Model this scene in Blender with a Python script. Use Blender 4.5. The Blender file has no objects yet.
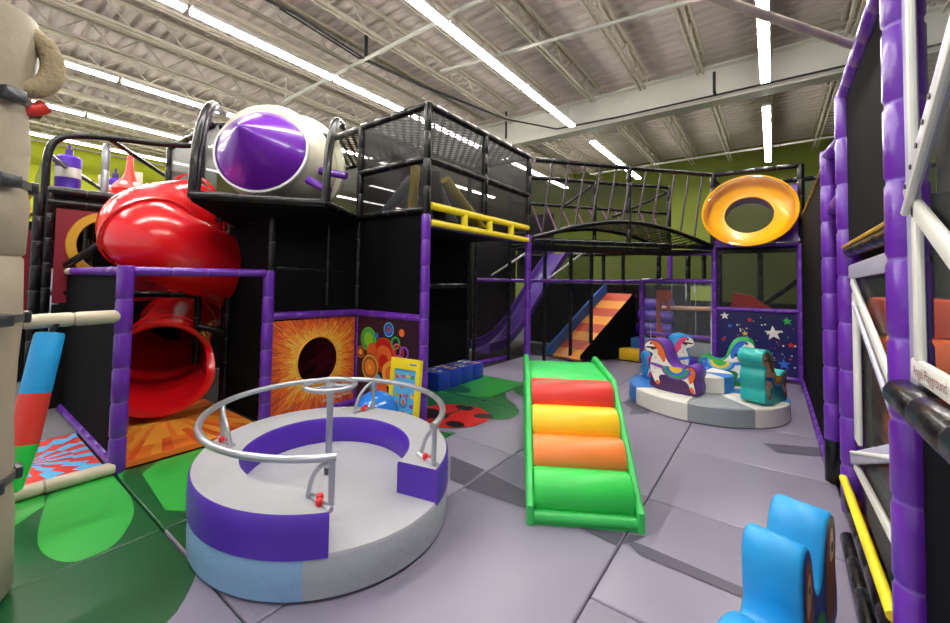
import bpy, bmesh, math, random
from mathutils import Vector, Matrix
random.seed(11)
S = bpy.context.scene
C = S.collection
PI = math.pi
V3 = Vector

# ------------------------------------------------------------------ materials
def lin(h):
    h = h.lstrip('#')
    out = []
    for i in (0, 2, 4):
        c = int(h[i:i+2], 16) / 255
        out.append(c / 12.92 if c <= .04045 else ((c + .055) / 1.055) ** 2.4)
    return (out[0], out[1], out[2], 1)

def mat(name, col, rough=.45, bump=.0, bscale=14, var=.06, vscale=3, metal=0, emit=0, spec=.5, coat=0):
    m = bpy.data.materials.new(name); m.use_nodes = True
    nt = m.node_tree; N = nt.nodes; L = nt.links
    b = N['Principled BSDF']
    c = lin(col) if isinstance(col, str) else col
    b.inputs['Roughness'].default_value = rough
    b.inputs['Metallic'].default_value = metal
    b.inputs['Specular IOR Level'].default_value = spec
    b.inputs['Coat Weight'].default_value = coat
    b.inputs['Coat Roughness'].default_value = .12
    geo = N.new('ShaderNodeNewGeometry')
    if var:
        n = N.new('ShaderNodeTexNoise'); n.inputs['Scale'].default_value = vscale; n.inputs['Detail'].default_value = 3
        L.new(geo.outputs['Position'], n.inputs['Vector'])
        r = N.new('ShaderNodeValToRGB')
        r.color_ramp.elements[0].position = .3; r.color_ramp.elements[1].position = .7
        r.color_ramp.elements[0].color = tuple(x * (1 - var) for x in c[:3]) + (1,)
        r.color_ramp.elements[1].color = tuple(min(1, x * (1 + var)) for x in c[:3]) + (1,)
        L.new(n.outputs['Fac'], r.inputs['Fac']); L.new(r.outputs['Color'], b.inputs['Base Color'])
    else:
        b.inputs['Base Color'].default_value = c
    if bump:
        n2 = N.new('ShaderNodeTexNoise'); n2.inputs['Scale'].default_value = bscale; n2.inputs['Detail'].default_value = 4
        L.new(geo.outputs['Position'], n2.inputs['Vector'])
        bp = N.new('ShaderNodeBump'); bp.inputs['Strength'].default_value = bump; bp.inputs['Distance'].default_value = .03
        L.new(n2.outputs['Fac'], bp.inputs['Height']); L.new(bp.outputs['Normal'], b.inputs['Normal'])
    if emit:
        b.inputs['Emission Color'].default_value = c; b.inputs['Emission Strength'].default_value = emit
    return m

def see_through(name, col, opacity, rough=.4, gloss=False, ior=1.45):
    m = bpy.data.materials.new(name); m.use_nodes = True
    nt = m.node_tree; N = nt.nodes; L = nt.links
    b = N['Principled BSDF']; b.inputs['Base Color'].default_value = lin(col); b.inputs['Roughness'].default_value = rough
    t = N.new('ShaderNodeBsdfTransparent'); mx = N.new('ShaderNodeMixShader')
    L.new(t.outputs[0], mx.inputs[1]); L.new(b.outputs[0], mx.inputs[2])
    if gloss:
        f = N.new('ShaderNodeFresnel'); f.inputs['IOR'].default_value = ior
        a = N.new('ShaderNodeMath'); a.operation = 'ADD'; a.inputs[1].default_value = opacity; a.use_clamp = True
        L.new(f.outputs[0], a.inputs[0]); L.new(a.outputs[0], mx.inputs[0])
    else:
        mx.inputs[0].default_value = opacity
    L.new(mx.outputs[0], N['Material Output'].inputs['Surface'])
    return m

def hole_net(name, col, k, thr, axes='XY', floor_op=1.0):
    """dark sheet with a regular grid of round holes"""
    m = bpy.data.materials.new(name); m.use_nodes = True
    nt = m.node_tree; N = nt.nodes; L = nt.links
    b = N['Principled BSDF']; b.inputs['Base Color'].default_value = lin(col); b.inputs['Roughness'].default_value = .5
    g = N.new('ShaderNodeNewGeometry'); sp = N.new('ShaderNodeSeparateXYZ'); L.new(g.outputs['Position'], sp.inputs[0])
    ss = []
    for a in axes:
        mu = N.new('ShaderNodeMath'); mu.operation = 'MULTIPLY'; mu.inputs[1].default_value = k; L.new(sp.outputs[a], mu.inputs[0])
        si = N.new('ShaderNodeMath'); si.operation = 'SINE'; L.new(mu.outputs[0], si.inputs[0]); ss.append(si)
    pr = N.new('ShaderNodeMath'); pr.operation = 'MULTIPLY'; L.new(ss[0].outputs[0], pr.inputs[0]); L.new(ss[1].outputs[0], pr.inputs[1])
    gt = N.new('ShaderNodeMath'); gt.operation = 'LESS_THAN'; gt.inputs[1].default_value = thr; L.new(pr.outputs[0], gt.inputs[0])
    t = N.new('ShaderNodeBsdfTransparent'); mx = N.new('ShaderNodeMixShader')
    mm = N.new('ShaderNodeMath'); mm.operation = 'MULTIPLY'; mm.inputs[1].default_value = floor_op; L.new(gt.outputs[0], mm.inputs[0])
    L.new(mm.outputs[0], mx.inputs[0]); L.new(t.outputs[0], mx.inputs[1]); L.new(b.outputs[0], mx.inputs[2])
    L.new(mx.outputs[0], N['Material Output'].inputs['Surface'])
    return m

M = {}
def dm(k, *a, **kw): M[k] = mat(k, *a, **kw); return M[k]
dm('purple', '#6428a4', .3, bump=.25, bscale=9, coat=.3)
dm('purple_tie', '#7a55b8', .4)
dm('purple_dark', '#3d1878', .4, bump=.15)
dm('purple_bench', '#5026ac', .38, bump=.2, bscale=6)
dm('black', '#0d0d10', .3, bump=.35, bscale=10, coat=.2, spec=.3)
dm('black_tie', '#3a3a3e', .5)
dm('black_vinyl', '#0b0b0d', .85, bump=.06, bscale=5, spec=.08)
dm('black_matte', '#09090b', .7, spec=.2)
dm('beige', '#c9bda6', .5, bump=.35, bscale=7)
dm('column_vinyl', '#a69b86', .5, bump=.35, bscale=7)
dm('beige_dark', '#9c8f78', .5, bump=.2)
dm('foam_tan', '#a89878', .9, bump=.6, bscale=60)
dm('strap', '#55544f', .5)
dm('grey_mat', '#827c91', .38, bump=.12, bscale=3, var=.05, vscale=2)
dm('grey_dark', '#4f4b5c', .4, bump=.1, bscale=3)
dm('green_dark', '#12502a', .3, bump=.12, bscale=3)
dm('green_mid', '#1c6b34', .33, bump=.1, bscale=3)
dm('green_light', '#2f9a3c', .33, bump=.12, bscale=3)
dm('red_print', '#c8201c', .35)
dm('black_print', '#141414', .4)
dm('grey_top', '#a6a7ae', .5, bump=.15, bscale=5, var=.04)
dm('grey_side', '#9fa4ac', .5, bump=.4, bscale=7)
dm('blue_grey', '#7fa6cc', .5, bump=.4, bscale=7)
dm('steel', '#b8bcc4', .3, metal=.7, var=.02)
dm('steel_dark', '#5a5c60', .35, metal=.8)
dm('red_knob', '#e01818', .3)
dm('lime', '#35c05a', .42, bump=.12, bscale=6)
dm('roll_green', '#2fc84e', .42, bump=.12, bscale=6)
dm('roll_red', '#e23a30', .42, bump=.12, bscale=6)
dm('roll_yellow', '#f8c81e', .42, bump=.12, bscale=6)
dm('roll_orange', '#f2843c', .42, bump=.12, bscale=6)
dm('lime_dark', '#1e9448', .45)
dm('slide_red', '#e0141e', .22, bump=.1, bscale=5, coat=.4)
dm('slide_red_in', '#a80c14', .3)
dm('cream', '#e2dec6', .35, coat=.3, var=.03)
dm('cone_purple', '#6a1fa8', .28, coat=.5, var=.04)
dm('white', '#e8e8e6', .4, var=.02)
dm('frame_white', '#e2e2da', .4, bump=.1, var=.03)
dm('frame_lav', '#b4b2c8', .4, bump=.1, var=.03)
dm('yellow', '#f0d81c', .35, bump=.15, coat=.2)
dm('yellow_dome', '#ffb204', .3, coat=.3, var=.03)
dm('gold', '#c99a2c', .45)
dm('blue', '#1846a8', .4, bump=.15)
dm('blue_box', '#1a3aa8', .45, bump=.12)
dm('blue_deck', '#2a78cc', .45, bump=.1)
dm('white_deck', '#dcd9d2', .5, bump=.15, var=.03)
dm('grey_deck', '#8e949a', .5, bump=.15)
dm('sky_blue', '#1f9be0', .42, bump=.1, bscale=8)
dm('ball_blue', '#1e78dc', .22, coat=.5, var=.1)
dm('teal', '#22a8a4', .42, bump=.1)
dm('horse_purple', '#6b3aa6', .42, bump=.1)
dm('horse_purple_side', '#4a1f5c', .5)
dm('horse_green', '#1f9a4e', .42, bump=.1)
dm('horse_blue', '#1c84c8', .42, bump=.1)
dm('tan_print', '#e8b890', .5)
dm('white_print', '#efe9e0', .5, var=.02)
dm('orange_print', '#e8652a', .5)
dm('pink_print', '#e04a7a', .5)
dm('yellow_print', '#f2c83a', .5)
dm('blue_print', '#2a6ad0', .5)
dm('skyprint', '#63b8e6', .5)
dm('lightblue_print', '#57b4e8', .45)
dm('green_print', '#2fa84a', .5)
dm('lime_print', '#8ccc2a', .5)
dm('brown_print', '#a05a30', .5)
dm('purple_print', '#7a4ab8', .5)
dm('navy', '#1c1a5c', .35, bump=.08, var=.35, vscale=1.2)
dm('plum', '#2a1228', .4, var=.15)
dm('magenta', '#7c1a2c', .4, bump=.15)
dm('sun0', '#ffc850', .5); dm('sun1', '#fca838', .5); dm('sun2', '#f4802c', .5); dm('sun3', '#e85c24', .5); dm('sun4', '#c84a24', .5)
dm('mag0', '#8c1c4c', .5); dm('mag1', '#a82c54', .5); dm('mag2', '#6c1440', .5)
dm('orange_lane', '#f0982c', .45); dm('red_lane', '#c8401c', .45); dm('lane_blue', '#2f74c8', .45)
dm('slide_purple', '#5a3aa0', .28, coat=.4)
dm('carpet', '#77747a', .9)
dm('concrete', '#3c3a3e', .8)
dm('wall_green', '#727f2a', .8, var=.1, vscale=.6)
dm('wall_lime', '#c2cc2c', .8, var=.05)
dm('wall_dark', '#55563c', .9)
dm('deck_roof', '#cbbfba', .7, var=.1, vscale=.35)
dm('joist', '#bcb4a4', .6, var=.05)
dm('girder', '#d6d4cc', .6, var=.03)
dm('pipe', '#c8c6be', .5, var=.03)
dm('cable', '#26262a', .6)
dm('housing', '#d8d8d4', .5)
dm('light', '#fffaf0', .5, var=0, emit=50)
dm('dark_text', '#7a3028', .6)
M['net'] = see_through('net', '#0e0e11', .68)
M['net_dense'] = see_through('net_dense', '#0e0e10', .86)
M['net_light'] = see_through('net_light', '#0e0e11', .45)
M['clear'] = see_through('clear', '#d8dce6', .06, .06, True)
M['clear_window'] = see_through('clear_window', '#a8aca8', .13, .1)
M['clear_dome'] = see_through('clear_dome', '#e8d8b8', .02, .04, True, 1.2)
M['roof_net'] = hole_net('roof_net', '#17141c', 44, .12, 'XY')
M['bridge_net'] = hole_net('bridge_net', '#17141c', 40, .2, 'XY')

# ------------------------------------------------------------------ mesh builder
def frame(o, ux, uz=None, n=None):
    """matrix with local X=ux, local Y=uz (in-plane up), local Z = ux x uz"""
    ux = V3(ux).normalized(); uz = V3(uz or (0, 0, 1)); uz = (uz - ux * uz.dot(ux)).normalized()
    nn = ux.cross(uz)
    m = Matrix((ux, uz, nn)).transposed().to_4x4(); m.translation = V3(o)
    return m

def T(x=0, y=0, z=0, rz=0): return Matrix.Translation((x, y, z)) @ Matrix.Rotation(rz, 4, 'Z')

class MB:
    def __init__(s, *mats): s.bm = bmesh.new(); s.mats = list(mats) or ['white']
    def mi(s, k):
        if isinstance(k, int): return k
        if k not in s.mats: s.mats.append(k)
        return s.mats.index(k)
    def merge(s, t, mtx, mi=0):
        mi = s.mi(mi); vs = [s.bm.verts.new(mtx @ v.co) for v in t.verts]; t.verts.index_update()
        for f in t.faces:
            try:
                nf = s.bm.faces.new([vs[v.index] for v in f.verts]); nf.material_index = mi
            except ValueError: pass
        t.free(); return s
    def box(s, c, size, rz=0, mi=0, bev=0, seg=2, mtx=None):
        t = bmesh.new(); bmesh.ops.create_cube(t, size=1)
        bmesh.ops.scale(t, vec=size, verts=t.verts)
        if bev: bmesh.ops.bevel(t, geom=list(t.edges), offset=min(bev, min(size) * .49), segments=seg, profile=.5, affect='EDGES')
        return s.merge(t, (mtx or Matrix()) @ T(c[0], c[1], c[2], rz), mi)
    def tube(s, pts, r, seg=12, closed=False, mi=0, caps=True, mis=None):
        pts = [V3(p) for p in pts]; n = len(pts)
        rr = r if isinstance(r, (list, tuple)) else [r] * n
        mi = s.mi(mi); rings = []; nrm = None
        for i, p in enumerate(pts):
            if closed: d = pts[(i + 1) % n] - pts[i - 1]
            else: d = pts[min(i + 1, n - 1)] - pts[max(i - 1, 0)]
            d.normalize()
            if nrm is None:
                nrm = d.orthogonal().normalized()
            nrm = (nrm - d * nrm.dot(d)); nrm.normalize(); b = d.cross(nrm)
            rings.append([s.bm.verts.new(p + (nrm * math.cos(2 * PI * k / seg) + b * math.sin(2 * PI * k / seg)) * rr[i]) for k in range(seg)])
        for i in range(n if closed else n - 1):
            a, b = rings[i], rings[(i + 1) % n]
            off = 0
            if closed and i == n - 1:
                best = min(range(seg), key=lambda o: (a[0].co - b[o].co).length); off = best
            for k in range(seg):
                f = s.bm.faces.new((a[k], a[(k + 1) % seg], b[(k + 1 + off) % seg], b[(k + off) % seg]))
                f.material_index = s.mi(mis[i]) if mis else mi
        if caps and not closed:
            for ring, fl in ((rings[0], True), (rings[-1], False)):
                f = s.bm.faces.new(list(reversed(ring)) if fl else ring); f.material_index = mi
        return s
    def pad(s, p0, p1, r=.05, every=.3, mi=0, tie=1, seg=12):
        """foam-padded pipe with cable ties pinching it at intervals"""
        p0, p1 = V3(p0), V3(p1); L = (p1 - p0).length; st = [(0, r * .9, mi), (.012 / L, r, mi)]
        k = max(1, round(L / every))
        for i in range(1, k):
            t = i / k; e = .02 / L
            st += [(t - e, r, mi), (t - e * .35, r * .9, tie), (t + e * .35, r * .9, mi), (t + e, r, mi)]
        st += [(1 - .012 / L, r, mi), (1, r * .9, mi)]
        return s.tube([p0.lerp(p1, t) for t, _, _ in st], [q for _, q, _ in st], seg, mi=mi, mis=[m for _, _, m in st])
    def lathe(s, prof, mtx=None, seg=32, mi=0, mis=None, close_ends=False):
        mtx = mtx or Matrix(); rings = []
        for r, z in prof:
            if r < 1e-6: rings.append([s.bm.verts.new(mtx @ V3((0, 0, z)))])
            else: rings.append([s.bm.verts.new(mtx @ V3((r * math.cos(2 * PI * k / seg), r * math.sin(2 * PI * k / seg), z))) for k in range(seg)])
        for i in range(len(rings) - 1):
            a, b = rings[i], rings[i + 1]; m_ = s.mi(mis[i] if mis else mi)
            for k in range(seg):
                k2 = (k + 1) % seg
                if len(a) == 1 and len(b) == 1: continue
                if len(a) == 1: f = s.bm.faces.new((a[0], b[k2], b[k]))
                elif len(b) == 1: f = s.bm.faces.new((a[k], a[k2], b[0]))
                else: f = s.bm.faces.new((a[k], a[k2], b[k2], b[k]))
                f.material_index = m_
        return s
    def prism(s, poly, depth, mtx=None, mi=0, side=None, bev=0):
        """polygon in local XY extruded along local Z from 0 to depth"""
        mtx = mtx or Matrix(); n = len(poly)
        mi = s.mi(mi); sd = s.mi(side) if side is not None else mi
        if bev:
            ins = inset(poly, bev); lv = [(ins, 0), (poly, bev), (poly, depth - bev), (ins, depth)]
        else: lv = [(poly, 0), (poly, depth)]
        R = [[s.bm.verts.new(mtx @ V3((x, y, z))) for x, y in pl] for pl, z in lv]
        for a, b in zip(R, R[1:]):
            for k in range(n):
                f = s.bm.faces.new((a[k], a[(k + 1) % n], b[(k + 1) % n], b[k])); f.material_index = sd
        f = s.bm.faces.new(list(reversed(R[0]))); f.material_index = mi
        f = s.bm.faces.new(R[-1]); f.material_index = mi
        return s
    def poly(s, pts, mtx=None, z=0, mi=0):
        mtx = mtx or Matrix()
        vs = [s.bm.verts.new(mtx @ V3((p[0], p[1], p[2] if len(p) > 2 else z))) for p in pts]
        f = s.bm.faces.new(vs); f.material_index = s.mi(mi); return s
    def text(s, string, size, mtx, mi=0):
        cu = bpy.data.curves.new('lettering', 'FONT'); cu.body = string; cu.size = size; cu.align_x = 'CENTER'; cu.align_y = 'CENTER'
        o = bpy.data.objects.new('lettering', cu); C.objects.link(o)
        dg = bpy.context.evaluated_depsgraph_get(); me = bpy.data.meshes.new_from_object(o.evaluated_get(dg))
        t = bmesh.new(); t.from_mesh(me); s.merge(t, mtx, mi)
        bpy.data.objects.remove(o); bpy.data.meshes.remove(me); bpy.data.curves.remove(cu); return s
    def build(s, name, parent=None, loc=None, smooth=38, recalc=True):
        bm = s.bm
        if recalc: bmesh.ops.recalc_face_normals(bm, faces=bm.faces)
        W = world_of(parent) if parent else (Matrix.Translation(loc) if loc is not None else Matrix())
        bmesh.ops.transform(bm, matrix=W.inverted(), verts=bm.verts)
        me = bpy.data.meshes.new(name); bm.to_mesh(me); bm.free()
        for k in s.mats: me.materials.append(M[k])
        for p in me.polygons: p.use_smooth = True
        if hasattr(me, 'set_sharp_from_angle'): me.set_sharp_from_angle(angle=math.radians(smooth))
        o = bpy.data.objects.new(name, me); C.objects.link(o)
        if parent: o.parent = parent
        elif loc is not None: o.location = loc
        return o

WM = {}
def world_of(o):
    while o.parent: o = o.parent
    return WM.get(o.name, Matrix.Translation(o.location))
def thing(name, label, cat, loc=(0, 0, 0), rz=0, group=None):
    o = bpy.data.objects.new(name, None); C.objects.link(o); o.empty_display_size = .1
    o.location = loc; o.rotation_euler = (0, 0, rz); WM[o.name] = T(*loc, rz)
    o['label'] = label; o['category'] = cat
    if group: o['group'] = group
    return o
def tag(o, label, cat, group=None):
    o['label'] = label; o['category'] = cat
    if group: o['group'] = group
    return o
def struct(o): o['kind'] = 'structure'; return o
def dup(root, loc, rz=0, label=None, group=None):
    r = root.copy(); C.objects.link(r); r.location = loc; r.rotation_euler = (0, 0, rz)
    if label: r['label'] = label
    if group: r['group'] = group
    for ch in list(root.children):
        c = ch.copy(); C.objects.link(c); c.parent = r
        for g in ch.children:
            d = g.copy(); C.objects.link(d); d.parent = c
    return r

# ------------------------------------------------------------------ 2-D helpers
def ell(cx, cy, a, b=None, n=40, rot=0, a0=0, a1=2 * PI):
    b = a if b is None else b; out = []
    full = abs(a1 - a0 - 2 * PI) < 1e-6
    for k in range(n):
        t = a0 + (a1 - a0) * k / (n if full else n - 1)
        x, y = a * math.cos(t), b * math.sin(t)
        out.append((cx + x * math.cos(rot) - y * math.sin(rot), cy + x * math.sin(rot) + y * math.cos(rot)))
    return out
def star(cx, cy, r, rot=PI / 2, q=.42, n=5):
    return [(cx + (r if k % 2 == 0 else r * q) * math.cos(rot + k * PI / n), cy + (r if k % 2 == 0 else r * q) * math.sin(rot + k * PI / n)) for k in range(2 * n)]
def rect(x0, y0, x1, y1): return [(x0, y0), (x1, y0), (x1, y1), (x0, y1)]
def chaikin(p, it=2, closed=True):
    for _ in range(it):
        q = []; n = len(p)
        if not closed: q.append(p[0])
        for i in range(n if closed else n - 1):
            a, b = p[i], p[(i + 1) % n]
            q += [tuple(.75 * x + .25 * y for x, y in zip(a, b)), tuple(.25 * x + .75 * y for x, y in zip(a, b))]
        if not closed: q.append(p[-1])
        p = q
    return p
def inset(poly, d):
    n = len(poly); A = sum(poly[i][0] * poly[(i + 1) % n][1] - poly[(i + 1) % n][0] * poly[i][1] for i in range(n))
    sg = 1 if A > 0 else -1; out = []
    for i in range(n):
        a, b, c = V3((*poly[i - 1], 0)), V3((*poly[i], 0)), V3((*poly[(i + 1) % n], 0))
        d1 = (b - a); d2 = (c - b)
        if d1.length < 1e-7 or d2.length < 1e-7: out.append(poly[i]); continue
        t = (d1.normalized() + d2.normalized())
        t = t.normalized() if t.length > 1e-6 else d1.normalized()
        nn = V3((-t.y, t.x, 0)) * sg; out.append((b.x + nn.x * d, b.y + nn.y * d))
    return out
def clip(poly, x0, y0, x1, y1):
    def cut(p, ins, inter):
        out = []
        for i in range(len(p)):
            a, b = p[i - 1], p[i]
            if ins(b):
                if not ins(a): out.append(inter(a, b))
                out.append(b)
            elif ins(a): out.append(inter(a, b))
        return out
    def ix(v): return lambda a, b: (v, a[1] + (b[1] - a[1]) * (v - a[0]) / (b[0] - a[0]))
    def iy(v): return lambda a, b: (a[0] + (b[0] - a[0]) * (v - a[1]) / (b[1] - a[1]), v)
    for ins, it in ((lambda p: p[0] >= x0, ix(x0)), (lambda p: p[0] <= x1, ix(x1)), (lambda p: p[1] >= y0, iy(y0)), (lambda p: p[1] <= y1, iy(y1))):
        if len(poly) < 3: return []
        poly = cut(poly, ins, it)
    return poly
def burst(mb, mtx, x0, y0, x1, y1, cx, cy, hole=None, n=150, mats=('sun0', 'sun1', 'sun2', 'sun3', 'sun4'), z=0, bands=(0, .18, .42, .7, 1)):
    """printed rays spreading from (cx,cy) to the edge of the rectangle"""
    def edge(t):
        c, s_ = math.cos(t), math.sin(t); k = 1e9
        if abs(c) > 1e-9: k = min(k, ((x1 if c > 0 else x0) - cx) / c)
        if abs(s_) > 1e-9: k = min(k, ((y1 if s_ > 0 else y0) - cy) / s_)
        return (cx + c * k, cy + s_ * k)
    ang = sorted([2 * PI * (k + .35 * random.random()) / n for k in range(n)] + [math.atan2(b - cy, a - cx) % (2 * PI) for a in (x0, x1) for b in (y0, y1)])
    for i in range(len(ang)):
        t0, t1 = ang[i], ang[(i + 1) % len(ang)] + (2 * PI if i == len(ang) - 1 else 0)
        if t1 - t0 < 1e-5: continue
        i0 = (cx + hole[0] * math.cos(t0), cy + hole[1] * math.sin(t0)) if hole else (cx, cy)
        i1 = (cx + hole[0] * math.cos(t1), cy + hole[1] * math.sin(t1)) if hole else (cx, cy)
        o0, o1 = edge(t0), edge(t1); j = random.uniform(-.15, .15)
        bb = [0] + [min(.97, max(.03, b + j)) for b in bands[1:-1]] + [1]
        for q in range(len(bb) - 1):
            L = lambda a, b, t: (a[0] + (b[0] - a[0]) * t, a[1] + (b[1] - a[1]) * t)
            pts = [L(i0, o0, bb[q]), L(i0, o0, bb[q + 1]), L(i1, o1, bb[q + 1]), L(i1, o1, bb[q])]
            if not hole and q == 0: pts = pts[:3]
            m_ = min(len(mats) - 1, max(0, q + random.choice((0, 0, 0, 1, 1, -1))))
            mb.poly(pts, mtx, z, mats[m_])

# ------------------------------------------------------------------ camera
import mathutils
f_px, cy_px = 401.03, 265.57
yaw, pitch, roll = .63892, .036579, .015865
fwd = V3((-math.sin(yaw) * math.cos(pitch), math.cos(yaw) * math.cos(pitch), math.sin(pitch)))
right = V3((math.cos(yaw), math.sin(yaw), 0)); up = right.cross(fwd)
r_ = right * math.cos(roll) + up * math.sin(roll); u_ = -right * math.sin(roll) + up * math.cos(roll)
cam = bpy.data.cameras.new('camera'); co = bpy.data.objects.new('camera', cam); C.objects.link(co)
mw = Matrix((r_, u_, -fwd)).transposed().to_4x4(); mw.translation = (0, 0, 1.65); co.matrix_world = mw
cam.sensor_fit = 'HORIZONTAL'; cam.sensor_width = 36; cam.lens = 36 * f_px / 950
cam.shift_x = 0; cam.shift_y = -(311.5 - cy_px) / 950; cam.clip_start = .05
S.camera = co

# ------------------------------------------------------------------ setting
def struct_box(name, c, size, m): return struct(MB(m).box(c, size).build(name, loc=c))
struct_box('floor', (-6, 5.5, -.1), (30, 24.4, .1), 'concrete')
struct_box('wall_back', (-6, 17.45, 3.3), (30, .2, 6.8), 'wall_green')
struct_box('wall_left', (-20.9, 5.5, 3.3), (.2, 24.4, 6.8), 'wall_lime')
struct_box('wall_right', (8.9, 5.5, 3.3), (.2, 24.4, 6.8), 'wall_dark')
mb = MB('deck_roof'); y = -6.5; prof = []
while y < 17.4:
    prof += [(y, 6.62), (y + .11, 6.62), (y + .15, 6.68), (y + .21, 6.68)]; y += .25
for (a, za), (b, zb) in zip(prof, prof[1:]):
    mb.poly([(-21, a, za), (9, a, za), (9, b, zb), (-21, b, zb)])
struct(mb.build('ceiling', loc=(-4, 5.5, 6.65), smooth=10))
mb = MB('girder'); mb.box((-6, 10, 5.98), (29.8, .03, .72)); mb.box((-6, 10, 5.61), (29.8, .34, .04)); mb.box((-6, 10, 6.36), (29.8, .34, .04))
struct(mb.build('trim_1', loc=(-4, 10, 5.6)))

def joist(y0, y1):
    r = thing('roof_joist', 'cream open-web steel roof joist under the corrugated deck', 'roof joist', (0, 0, 6.1), 0, 'open-web roof joists under the deck')
    mb = MB('joist')
    for s in (-1, 1): mb.box((s * .05, (y0 + y1) / 2, 6.13), (.04, y1 - y0 - .5, .04))
    mb.build('bottom_chord', r)
    mb = MB('joist')
    for s in (-1, 1): mb.box((s * .055, (y0 + y1) / 2, 6.57), (.05, y1 - y0 - .05, .06))
    mb.build('top_chord', r)
    pts = []; yy = y0 + .3; k = 0
    while yy < y1 - .2: pts.append((0, yy, 6.14 if k % 2 else 6.56)); yy += .42; k += 1
    MB('joist').tube(pts, .02, 6).build('web', r)
    return r
ja = joist(-6.3, 9.85); jb = joist(10.15, 17.3)
xs = [-1.2 + 1.17 * k for k in range(-16, 4)]
ja.location.x = xs[0]; jb.location.x = xs[0]
for x in xs[1:]:
    for j in (ja, jb): dup(j, (x, 0, 6.1), 0)

# ceiling light rows (2.3 m fixtures end to end)
ROWS = {-.08: 'rightmost ceiling row', -3.95: 'second ceiling row from the right', -6.79: 'third ceiling row from the right', -10.4: 'fourth ceiling row from the right', -13.36: 'fifth ceiling row from the right', -16.4: 'sixth ceiling row from the right'}
lf = None
def light_at(x, y, lab, grp):
    global lf
    if lf is None:
        lf = thing('strip_light', lab, 'ceiling light', (x, y, 5.5), 0, grp)
        MB('housing').box((x, y, 5.55), (.16, 2.36, .06), bev=.01).build('housing', lf)
        MB('light').box((x, y, 5.505), (.14, 2.34, .03)).build('diffuser', lf)
        mb = MB('steel')
        pass
        for s in (-.9, .9):
            mb = MB('steel'); mb.tube([(x, y + s, 5.57), (x, y + s, 6.12)], .006, 6); mb.build('hanger', lf)
    else: dup(lf, (x, y, 5.5), 0, lab, grp)
for x, nm in ROWS.items():
    for k in range(5):
        yy = 9.3 - 1.2 - 2.42 * k
        light_at(x, yy, 'LED strip light in the %s, before the girder' % nm, 'near lights of the ' + nm)
    for k in range(3):
        yy = 10.6 + 1.2 + 2.42 * k
        if yy < 16.3: light_at(x, yy, 'LED strip light in the %s, past the girder' % nm, 'far lights of the ' + nm)
# pipes and cables near the ceiling
tag(MB('pipe').tube([(-9.6, 4.93, 5.95), (-2.2, 4.80, 5.95)], .035, 8).tube([(-9.5, 4.93, 5.95), (-9.5, 4.93, 6.6)], .02, 8).build('sprinkler_pipe', loc=(-9.6, 4.93, 5.95)), 'white sprinkler pipe crossing the ceiling above the net tower', 'pipe')
tag(MB('pipe').tube([(-5.4, 6.0, 5.9), (1.5, 6.95, 5.9)], .03, 8).build('conduit_pipe', loc=(-5.4, 6.0, 5.9)), 'thin white pipe crossing the joists in front of the girder', 'pipe')
tag(MB('beige').pad((.44, 3.03, 2.95), (-1.0, .9, 2.97), .022, .25, 0, 0).build('hanging_bar', loc=(.44, 3.03, 2.95)), 'long beige padded bar hanging slanted from the top of the right wall', 'bar')
tag(MB('pipe').tube([(-5.5, 14.55, 5.7), (4, 14.35, 5.7)], .03, 8).build('sprinkler_pipe', loc=(-5.5, 14.55, 5.7)), 'thin white pipe beyond the girder near the green wall', 'pipe')
tag(MB('cable').tube([(-3.2, 9.78, 5.68), (4, 9.78, 5.68)], .022, 8).tube([(-.95, 9.78, 5.68), (-.95, 9.6, 5.7), (-.95, 9.6, 6.1)], .03, 8).build('power_cord', loc=(-3.2, 9.78, 5.68)), 'dark cable run with a bent drop along the white girder', 'cable')
tag(MB('cable').tube([(-6.6, 1.2, 6.05), (-6.3, 3.4, 6.0), (-6.4, 4.9, 5.96), (-6.14, 6.3, 5.92), (-5.6, 8.8, 5.9), (-4.6, 9.75, 5.72), (-3.0, 9.78, 5.68)], .022, 8).tube([(-6.45, 3.2, 6.05), (-6.55, 4.8, 6.02), (-6.3, 6.3, 5.98), (-5.7, 8.8, 5.95)], .016, 6).tube([(-6.4, 4.9, 5.92), (-6.4, 4.9, 6.55)], .035, 8).tube([(-6.1, 9.6, 5.72), (-6.1, 9.6, 6.5)], .03, 8).build('power_cord', loc=(-6.9, 4.6, 5.9)), 'bundle of black cables sagging under the joists above the net tower', 'cable')

# ------------------------------------------------------------------ floor mats
PR = []   # (polygon, material)
PR += [(chaikin([(-4.6, -.6), (-2.2, -.6), (-2.25, .62), (-2.38, .79), (-2.53, .92), (-2.75, 1.0), (-2.9, 1.1), (-3.0, 2.2), (-4.6, 2.2)], 2), 'green_dark')]
PR += [([(-1.9, -.4), (-1.9, 1.0), (-2.72, 1.0), (-2.53, .90), (-2.43, .83), (-2.36, .77), (-2.29, .66), (-2.24, .5), (-2.2, .1), (-2.2, -.4)], 'grey_mat')]
PR += [(chaikin([(-4.6, 1.12), (-3.05, 1.0), (-2.98, 2.3), (-4.6, 2.3)], 1), 'green_light')]
PR += [(chaikin([(-4.5, 1.3), (-4.45, .60), (-4.17, .53), (-3.81, .46), (-3.55, .43), (-3.33, .47), (-3.22, .54), (-3.18, .62), (-3.24, .72), (-3.34, .79), (-3.55, .89), (-3.8, .93), (-4.1, .95), (-4.4, 1.0)], 2), 'green_light')]
PR += [([(-4.5, .56), (-4.17, .53), (-4.03, .42), (-3.9, .3), (-4.0, -.3), (-4.5, -.3)], 'green_light')]
PR += [([(-2.44, 2.95), (-2.03, 2.92), (-2.0, 2.6), (-2.15, 2.6)], 'grey_dark'), ([(-1.99, 2.9), (-1.58, 2.83), (-1.4, 2.63), (-1.99, 2.57)], 'grey_dark')]
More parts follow.
